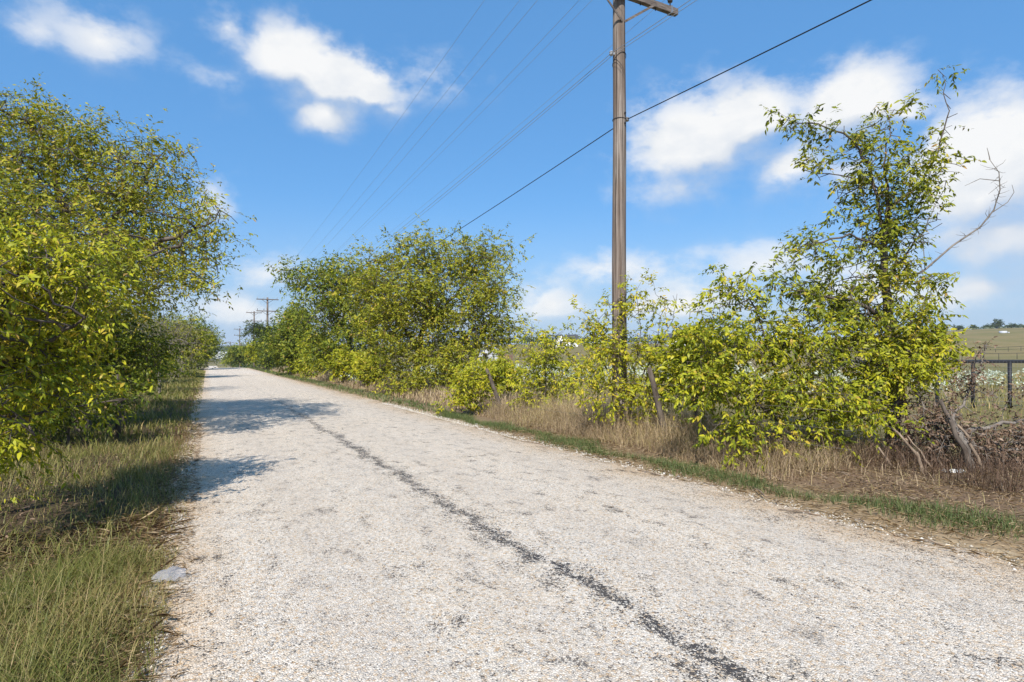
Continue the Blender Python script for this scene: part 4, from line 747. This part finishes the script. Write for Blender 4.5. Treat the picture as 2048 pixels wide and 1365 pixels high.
for k in (.35, .55, .75, .93):
    pts = []
    for (Z0, a0, b0), (Z1, a1, b1) in zip(FP[:-1], FP[1:]):
        p0 = a0 * 1.0; p0[2] = H1(p0[0], p0[1]) + 1.2 * k; p1 = a1 * 1.0; p1[2] = H1(p1[0], p1[1]) + 1.2 * k
        for u in np.linspace(0, 1, 9)[:-1]: pts.append(p0 + (p1 - p0) * u - np.array([0, 0, .12 * u * (1 - u)]))
    e = pts[-1] + (pts[-1] - pts[-8]) * .8
    rel(MB().tube(pts + [e], .0024, 4).build('strand', BARB, fr))
fl = empty('wire_fence', G(60, 7.6), 'slack barbed wires running through the yellow-green tree at the left edge', 'fence')
for k, (ya, yb) in enumerate(((690, 678), (735, 727), (790, 785))):
    a = P(-150, ya + 12, 6.0); b = P(88, yb, 6.6); c = P(240, yb + 6, 12)
    rel(MB().tube([a, (a + b) / 2 - np.array([0, 0, .015]), b, (b + c) / 2, c], .0045, 5).build('strand', BARB, fl))
for px, Z in ((-90, 6.2), (236, 12.1)):
    b = G(px, Z); rel(MB().tube([b - np.array([0, 0, .1]), b + np.array([.01, 0, .7]), b + np.array([.0, 0, 1.35])], [.05, .048, .04], 9).build('post', BARK, fl, True))
# black pipe fence with welded mesh
def pipe_fence(name, a, b, n, hgt, rad, label, mesh_=False, rails=1, g_=None):
    a = np.array(a[:2]); b = np.array(b[:2]); m = (a + b) / 2; root = empty(name, (*m, H1(*m)), label, 'fence', g_)
    P2 = [a + (b - a) * i / (n - 1) for i in range(n)]; tops = [np.array([p[0], p[1], H1(*p) + hgt]) for p in P2]
    d = np.linspace(0, 1, n); zz = np.polyval(np.polyfit(d, [q[2] for q in tops], 2), d)
    for q_, z_ in zip(tops, zz): q_[2] = z_
    for q_ in tops: rel(MB().tube([np.array([q_[0], q_[1], H1(q_[0], q_[1]) - .1]), q_ - np.array([0, 0, rad * .4])], rad, 12 if mesh_ else 6).build('post', DARKMETAL, root, True))
    for k in range(rails): rel(MB().tube([q_ - np.array([0, 0, k * hgt * .5]) for q_ in tops], rad, 12 if mesh_ else 6).build('rail', DARKMETAL, root, True))
    if mesh_:
        q = MB(); off = np.array([0, -rad - .006, 0])
        for k in np.linspace(.06, .97, 11): q.tube([np.array([t_[0], t_[1], t_[2] - hgt * (1 - k)]) + off for t_ in tops], .0022, 4, False)
        L = np.linalg.norm(b - a)
        for k in np.arange(0, L, .105):
            u = k / L * (n - 1); i = min(int(u), n - 2); p = tops[i] + (tops[i + 1] - tops[i]) * (u - i) + off; q.add([p + [-.0022, 0, 0.02], p + [.0022, 0, .02], p + [.0022, 0, -hgt * .94], p + [-.0022, 0, -hgt * .94]], [(0, 1, 2, 3)])
        rel(q.build('wire_mesh', STEEL, root))
p0 = G(1660, 18.4); p1 = G(2320, 17.6)
pipe_fence('pipe_fence', p0, p1, 10, 1.47, .055, 'black pipe fence with welded wire mesh behind the brush heap', True)
pipe_fence('pipe_fence', G(1700, 128), G(2250, 132), 16, 1.4, .05, 'nearer of two thin distant pipe fences below the hill', False, 1)
pipe_fence('pipe_fence', G(1720, 168), G(2250, 160), 22, 1.35, .05, 'farther of two thin distant pipe fences below the hill', False, 2)
# rusty steel post beside the tall young tree
b = G(1826, 8.9); tp = empty('steel_post', b, 'rusty leaning steel fence post beside the tall young tree', 'post')
a1 = P(1803, 745, 8.9); rel(MB().bar(b - np.array([0, 0, .1]), a1, .045, .008).build('flange', RUST, tp)); off = np.array([0, .014, 0]); rel(MB().bar(b - np.array([0, 0, .1]) + off, a1 + off, .008, .03).build('web', RUST, tp))
q = MB()
for u in np.linspace(.15, .95, 14): p = b + (a1 - b) * u; q.box(p - np.array([0, .009, 0]), (.016, .012, .02))
rel(q.build('studs', RUST, tp))

# ------------------------------------------------------------------ buildings beyond the pasture
WHITEWALL = simple('white_siding', (.72, .71, .69), (.80, .79, .77), 2, .7, (1, 1, 10), .1)
ROOFD = simple('dark_roof', (.045, .045, .05), (.075, .075, .08), 3, .8)
SHEETM = simple('pale_sheet_metal', (.40, .41, .44), (.52, .53, .56), 2, .5, (12, 12, .2), .2)
BROWNW = simple('brown_boards', (.13, .075, .05), (.20, .12, .085), 4, .9, (8, 8, .3), .2)
GLASS = simple('dark_window', (.02, .025, .03), (.04, .045, .05), 2, .15, spec=.6)
def gable(mbw, mbr, c, w, d, h, rh, along_x=True, ov=.35):
    """walls with gable ends and two roof slabs; c is the ground centre"""
    c = np.array(c); hw, hd = w / 2, d / 2
    if along_x:
        V = [(-hw, -hd, -1), (hw, -hd, -1), (hw, hd, -1), (-hw, hd, -1), (-hw, -hd, h), (hw, -hd, h), (hw, hd, h), (-hw, hd, h), (-hw, 0, h + rh), (hw, 0, h + rh)]
        Fw = [(0, 1, 5, 4), (2, 3, 7, 6), (1, 2, 6, 9, 5), (3, 0, 4, 8, 7)]
        sl = [[(-hw - ov, -hd - ov, h - rh * ov / hd), (hw + ov, -hd - ov, h - rh * ov / hd), (hw + ov, 0, h + rh), (-hw - ov, 0, h + rh)], [(-hw - ov, hd + ov, h - rh * ov / hd), (hw + ov, hd + ov, h - rh * ov / hd), (hw + ov, 0, h + rh), (-hw - ov, 0, h + rh)]]
    else:
        V = [(-hw, -hd, -1), (hw, -hd, -1), (hw, hd, -1), (-hw, hd, -1), (-hw, -hd, h), (hw, -hd, h), (hw, hd, h), (-hw, hd, h), (0, -hd, h + rh), (0, hd, h + rh)]
        Fw = [(0, 1, 5, 8, 4), (2, 3, 7, 9, 6), (1, 2, 6, 5), (3, 0, 4, 7)]
        sl = [[(-hw - ov, -hd - ov, h - rh * ov / hw), (-hw - ov, hd + ov, h - rh * ov / hw), (0, hd + ov, h + rh), (0, -hd - ov, h + rh)], [(hw + ov, -hd - ov, h - rh * ov / hw), (hw + ov, hd + ov, h - rh * ov / hw), (0, hd + ov, h + rh), (0, -hd - ov, h + rh)]]
    mbw.add([c + np.array(v) for v in V], Fw)
    for s_ in sl:
        lo_ = [c + np.array(v) + np.array([0, 0, .03]) for v in s_]; hi_ = [v + np.array([0, 0, .18]) for v in lo_]
        mbr.add(lo_ + hi_, [(0, 1, 2, 3), (4, 5, 6, 7), (0, 1, 5, 4), (1, 2, 6, 5), (2, 3, 7, 6), (3, 0, 4, 7)])
def house(px, Z, label, blocks, wins, drop=0, wall=None, roof=None, name='farmhouse', cat='house'):
    b = G(px, Z); b[2] += drop; root = empty(name, b, label, cat); w = MB(); r = MB()
    for dx, dy, ww, dd, hh, rh, ax in blocks: gable(w, r, (dx, dy, 0), ww, dd, hh, rh, ax)
    w.build('wall', wall or WHITEWALL, root); r.build('roof', roof or ROOFD, root)
    for dx, dy, z, ww, hh in wins:
        f = MB().box((dx, dy - .03, z), (ww + .25, .08, hh + .25)).build('window', wall or WHITEWALL, root); MB().box((dx, dy - .08, z), (ww, .04, hh)).build('pane', GLASS, f)
    return root
house(1362, 222, 'white gabled farmhouse with dark roof seen right of the near pole', [(-2.4, 2, 5.6, 6, 2.6, 1.9, True), (0.2, 0, 4.2, 7, 2.9, 2.0, False), (3.6, 1.5, 4.6, 6, 2.8, 2.0, True)], [(-3.2, -1, 1.5, 1.0, 1.1), (.2, -3.5, 1.6, 1.1, 1.2), (3.8, -1.5, 1.5, 1.1, 1.1), (.2, -3.5, 3.7, .7, .6)], 0)
house(1130, 225, 'white gabled farmhouse with dark roof seen left of the near pole', [(-1.8, 0, 4.6, 7, 2.6, 2.0, False), (2.6, 1.5, 4.6, 6, 2.4, 2.2, True)], [(-1.8, -3.5, 1.5, 1.1, 1.2), (2.6, -1.5, 1.4, 1.2, 1.1)], 0)
house(978, 108, 'pale grey sheet metal shed at the right edge of the large rounded tree', [(0, 0, 3.6, 5, 2.2, .8, False)], [(-.6, -2.5, 1.2, .8, 1.0)], -.1, SHEETM, SHEETM, 'metal_shed', 'shed')
b = G(1010, 105); pen = empty('board_fence', b, 'brown board fence panel beside the pale metal shed', 'fence')
for i in range(9): MB().box((-1.0 + i * .27, 0, .65), (.22, .04, 1.5)).build('board', BROWNW, pen)
for z in (.25, 1.15): MB().box((.08, -.04, z), (2.5, .04, .12)).build('rail', BROWNW, pen)
for x_ in (-1.15, .1, 1.35): MB().box((x_, .06, .75), (.12, .1, 1.9)).build('post', BROWNW, pen)
b = G(2006, 250); tr_ = empty('stock_tank', b, 'small grey water tank standing on the hillside', 'tank')
MB().lathe((0, 0, 0), [(1.4, -.5), (1.4, .9), (1.3, .92), (1.3, .7), (.0, .7)], 20).build('tub', SHEETM, tr_, True); MB().box((2.2, 0, .2), (.8, .8, .6)).build('pump_box', SHEETM, tr_)
# far roofs down in the valley
for i, (px, py, Z, w, lab) in enumerate([(447, 706, 620, 9, 'long pale roof in the distant valley, uppermost'), (437, 712, 560, 5, 'pale roof in the distant valley, lower left of three'), (452, 714, 540, 6, 'pale roof in the distant valley, lowest of three')]):
    p = P(px, py, Z); root = empty('valley_barn', (p[0], p[1], p[2] - 3.2), lab, 'barn', 'barns in the distant valley'); a = MB(); r = MB(); gable(a, r, (0, 0, 0), w, 10, 2.6, 1.4, True); a.add([(-w / 2, -5, -12), (w / 2, -5, -12), (w / 2, 5, -12), (-w / 2, 5, -12), (-w / 2, -5, -1), (w / 2, -5, -1), (w / 2, 5, -1), (-w / 2, 5, -1)], [(0, 1, 5, 4), (1, 2, 6, 5), (2, 3, 7, 6), (3, 0, 4, 7)]); a.build('wall', SHEETM, root); r.build('roof', WHITEWALL, root)

# far woods: a mass of crowns in the valley and along the pasture's end
def wood(label, X, Y, hgt, lf, k=34):
    n = len(X); z = H(X, Y); d = nrm(g.normal(size=(n, k, 3))) * (g.random((n, k, 1)) ** .4) * np.array([.75, .75, .5])
    C = np.stack([X, Y, z + hgt * .5], -1)[:, None] + d * hgt[:, None, None]; C = C.reshape(-1, 3); L = np.repeat(lf, k) * g.uniform(.6, 1.3, n * k)
    V, Fa, vv = leaves(C, g.normal(size=(n * k, 3)), nrm(np.array([0, 0, .8]) + g.normal(0, .6, (n * k, 3))), L, L * .8, np.clip(g.normal(.5, .28, n * k), 0, 1), True)
    o = link('far_wood', fmesh('far_wood', V, Fa, {'v': vv}), LEAF_D); o['kind'] = 'stuff'; o['label'] = label; o['category'] = 'woodland'
n = 420; Y = g.uniform(200, 420, n); X = (g.uniform(330, 560, n) - CX) / F * Y; s_, t_ = st(X, Y); k = (t_ < -14) | (t_ > 12); X, Y = X[k], Y[k]; wood('scrub trees on the slope beyond the road crest', X, Y, g.uniform(2.5, 4.5, len(X)), np.full(len(X), .8))
n = 1500; Y = np.exp(g.uniform(math.log(420), math.log(5200), n)); X = (g.uniform(250, 900, n) - CX) / F * Y; wood('hazy wooded valley below the horizon', X, Y, g.uniform(5, 8, n) * np.clip(Y / 900, 1, 1.8), Y / 420., 26)
n = 420; Y = g.uniform(300, 420, n); X = (g.uniform(560, 1500, n) - CX) / F * Y; wood('dark tree line at the far end of the pasture behind the farmhouses', X, Y, g.uniform(3, 7, n), np.full(n, .9))

# the air: one even box of thin haze round everything
hz_ = MB().box((0, 0, -9), (64000, 64000, 76)).build('haze', None)
hz_['kind'] = 'stuff'; hz_['label'] = 'thin pale blue haze over the distant valley'; hz_['category'] = 'haze'
HM = bpy.data.materials.new('haze'); HM.use_nodes = True; t_ = NT(HM.node_tree); t_.n.clear()
pv_ = t_.node('ShaderNodeVolumePrincipled', {'Color': (.80, .90, 1.0), 'Density': 1.8e-4, 'Anisotropy': 0.0}); o_ = t_.node('ShaderNodeOutputMaterial'); t_.l.new(pv_.outputs[0], o_.inputs['Volume'])
hz_.data.materials.append(HM)

# ------------------------------------------------------------------ small things
BAG = mat('thin_plastic', lambda t_: t_.node('ShaderNodeMixShader', {0: .6, 1: pbsdf(t_, (.5, .5, .52), .25, t_.noise(t_.node('ShaderNodeTexCoord').outputs['Object'], 14, 5), .5, .01, .5), 2: t_.node('ShaderNodeBsdfTransparent').outputs[0]}).outputs[0])
gx = P(336, 1160, 4.12); n_, m_ = 17, 13; uu, vv_ = np.meshgrid(np.linspace(0, 1, n_), np.linspace(-1, 1, m_), indexing='ij')
ax = np.array([.86, .5]); wd = .045 + .05 * np.sin(uu * 3.1) + .03 * (uu > .75) * (uu - .75) * 2
cx_ = -.10 + uu * .21; bz = (.05 * np.sin(uu * 2.6) + .012) * (1 - vv_ ** 2 * .9) + .013 * np.sin(uu * 21 + vv_ * 6) * np.cos(vv_ * 9 + uu * 8) + .006
bx = gx[0] + cx_ * ax[0] - vv_ * wd * ax[1]; by = gx[1] + cx_ * ax[1] + vv_ * wd * ax[0]; bzz = H(bx, by) + .03 + np.maximum(bz, .002)
V = np.stack([bx, by, bzz], -1).reshape(-1, 3); idx = np.arange(n_ * m_).reshape(n_, m_)
bag = link('plastic_bag', fmesh('plastic_bag', V, np.stack([idx[:-1, :-1], idx[1:, :-1], idx[1:, 1:], idx[:-1, 1:]], -1).reshape(-1, 4), smooth=True), BAG)
tag(bag, 'crumpled clear white plastic bag at the left road edge', 'plastic bag')
FOAM = simple('white_litter', (.62, .61, .58), (.78, .77, .74), 30, .7)
lt = G(1910, 7.75); root = empty('litter_scrap', lt, 'torn white litter scrap on the dirt by the brush heap', 'litter')
for k, (dx, dy, w, h_) in enumerate(((0, 0, .14, .07), (.11, .02, .08, .04), (-.12, .03, .06, .03))):
    q = MB(); q.add([(dx - w / 2, dy - h_ / 2, .01), (dx + w * .45, dy - h_ * .6, .015), (dx + w * .55, dy + h_ / 2, .03), (dx - w * .1, dy + h_ * .8, .045), (dx - w / 2, dy + h_ * .4, .02), (dx, dy, .055)], [(0, 1, 5), (1, 2, 5), (2, 3, 5), (3, 4, 5), (4, 0, 5), (0, 4, 3, 2, 1)]); q.build('scrap', FOAM, root)
# cut stems standing and fallen sticks
def stick(pts, r0, r1, label, grp=None, m_=DEADWOOD, name='cut_stick', cat='stick'):
    pts = [np.array(p, float) for p in pts]; n = 7; rr_ = random.Random(int(pts[0][0] * 1000) % 997)
    full = []
    for i in range(n):
        u = i / (n - 1) * (len(pts) - 1); j = min(int(u), len(pts) - 2); full.append(pts[j] + (pts[j + 1] - pts[j]) * (u - j) + np.array([rr_.gauss(0, r0 * .5), rr_.gauss(0, r0 * .5), rr_.gauss(0, r0 * .3)]) * (0 < i < n - 1))
    return tag(MB().tube(full, np.linspace(r0, r1, n), 7).build(name, m_, None, True), label, cat, grp)
def gp(px, Z, dz=.0): a = G(px, Z); a[2] += dz; return a
stick([gp(1948, 7.75, -.05), P(1928, 900, 7.8), P(1903, 845, 7.9), P(1880, 800, 8.0)], .04, .024, 'thick dark cut trunk leaning left out of the brush heap', None, BARK, 'leaning_log', 'log')
stick([gp(1966, 7.7, -.03), P(1945, 890, 7.75), P(1915, 850, 7.9)], .026, .014, 'thin pale stem leaning beside the thick cut trunk')
stick([gp(1852, 7.7, -.03), P(1838, 910, 7.75), P(1800, 866, 7.9), P(1770, 850, 8.1)], .022, .010, 'longest pale stem bending left by the rusty post')
stick([gp(1868, 7.75, -.03), P(1852, 920, 7.8), P(1815, 872, 7.9)], .016, .008, 'pale stem bending left, right of the longest one')
stick([gp(1845, 7.65, -.03), P(1840, 930, 7.65), P(1832, 905, 7.65)], .026, .022, 'short stubby broken stem by the rusty post')
stick([gp(1790, 7.9, -.02), P(1782, 930, 7.9), P(1757, 895, 8.0)], .018, .012, 'crooked short stem left of the rusty post')
stick([P(1900, 905, 8.1), P(1820, 828, 8.4), P(1750, 820, 8.6), P(1700, 790, 8.8)], .010, .005, 'long thin bare shoot crossing in front of the yellow-green shrub', None, BARK_GREY)
rs = random.Random(9)
for i in range(26):
    s0 = rs.uniform(1.0, 9); t0 = rs.choice([5.45, 5.5, 5.6, 6.6, 6.9, 7.2, 7.5, 8.0]) + rs.uniform(-.1, .1); x0, y0 = xy(s0, t0); a = rs.uniform(-.6, .6) + math.atan2(U[1], U[0]); L = rs.uniform(.18, .6)
    x1, y1 = x0 + math.cos(a) * L, y0 + math.sin(a) * L
    stick([(x0, y0, H1(x0, y0) + .02), ((x0 + x1) / 2 + rs.uniform(-.02, .02), (y0 + y1) / 2, H1((x0 + x1) / 2, (y0 + y1) / 2) + .035), (x1, y1, H1(x1, y1) + .02)], rs.uniform(.006, .012), .004, 'pale dry stalk lying on the ground along the right verge', 'fallen stalks on the right verge', DEADWOOD, 'fallen_stalk', 'stalk')
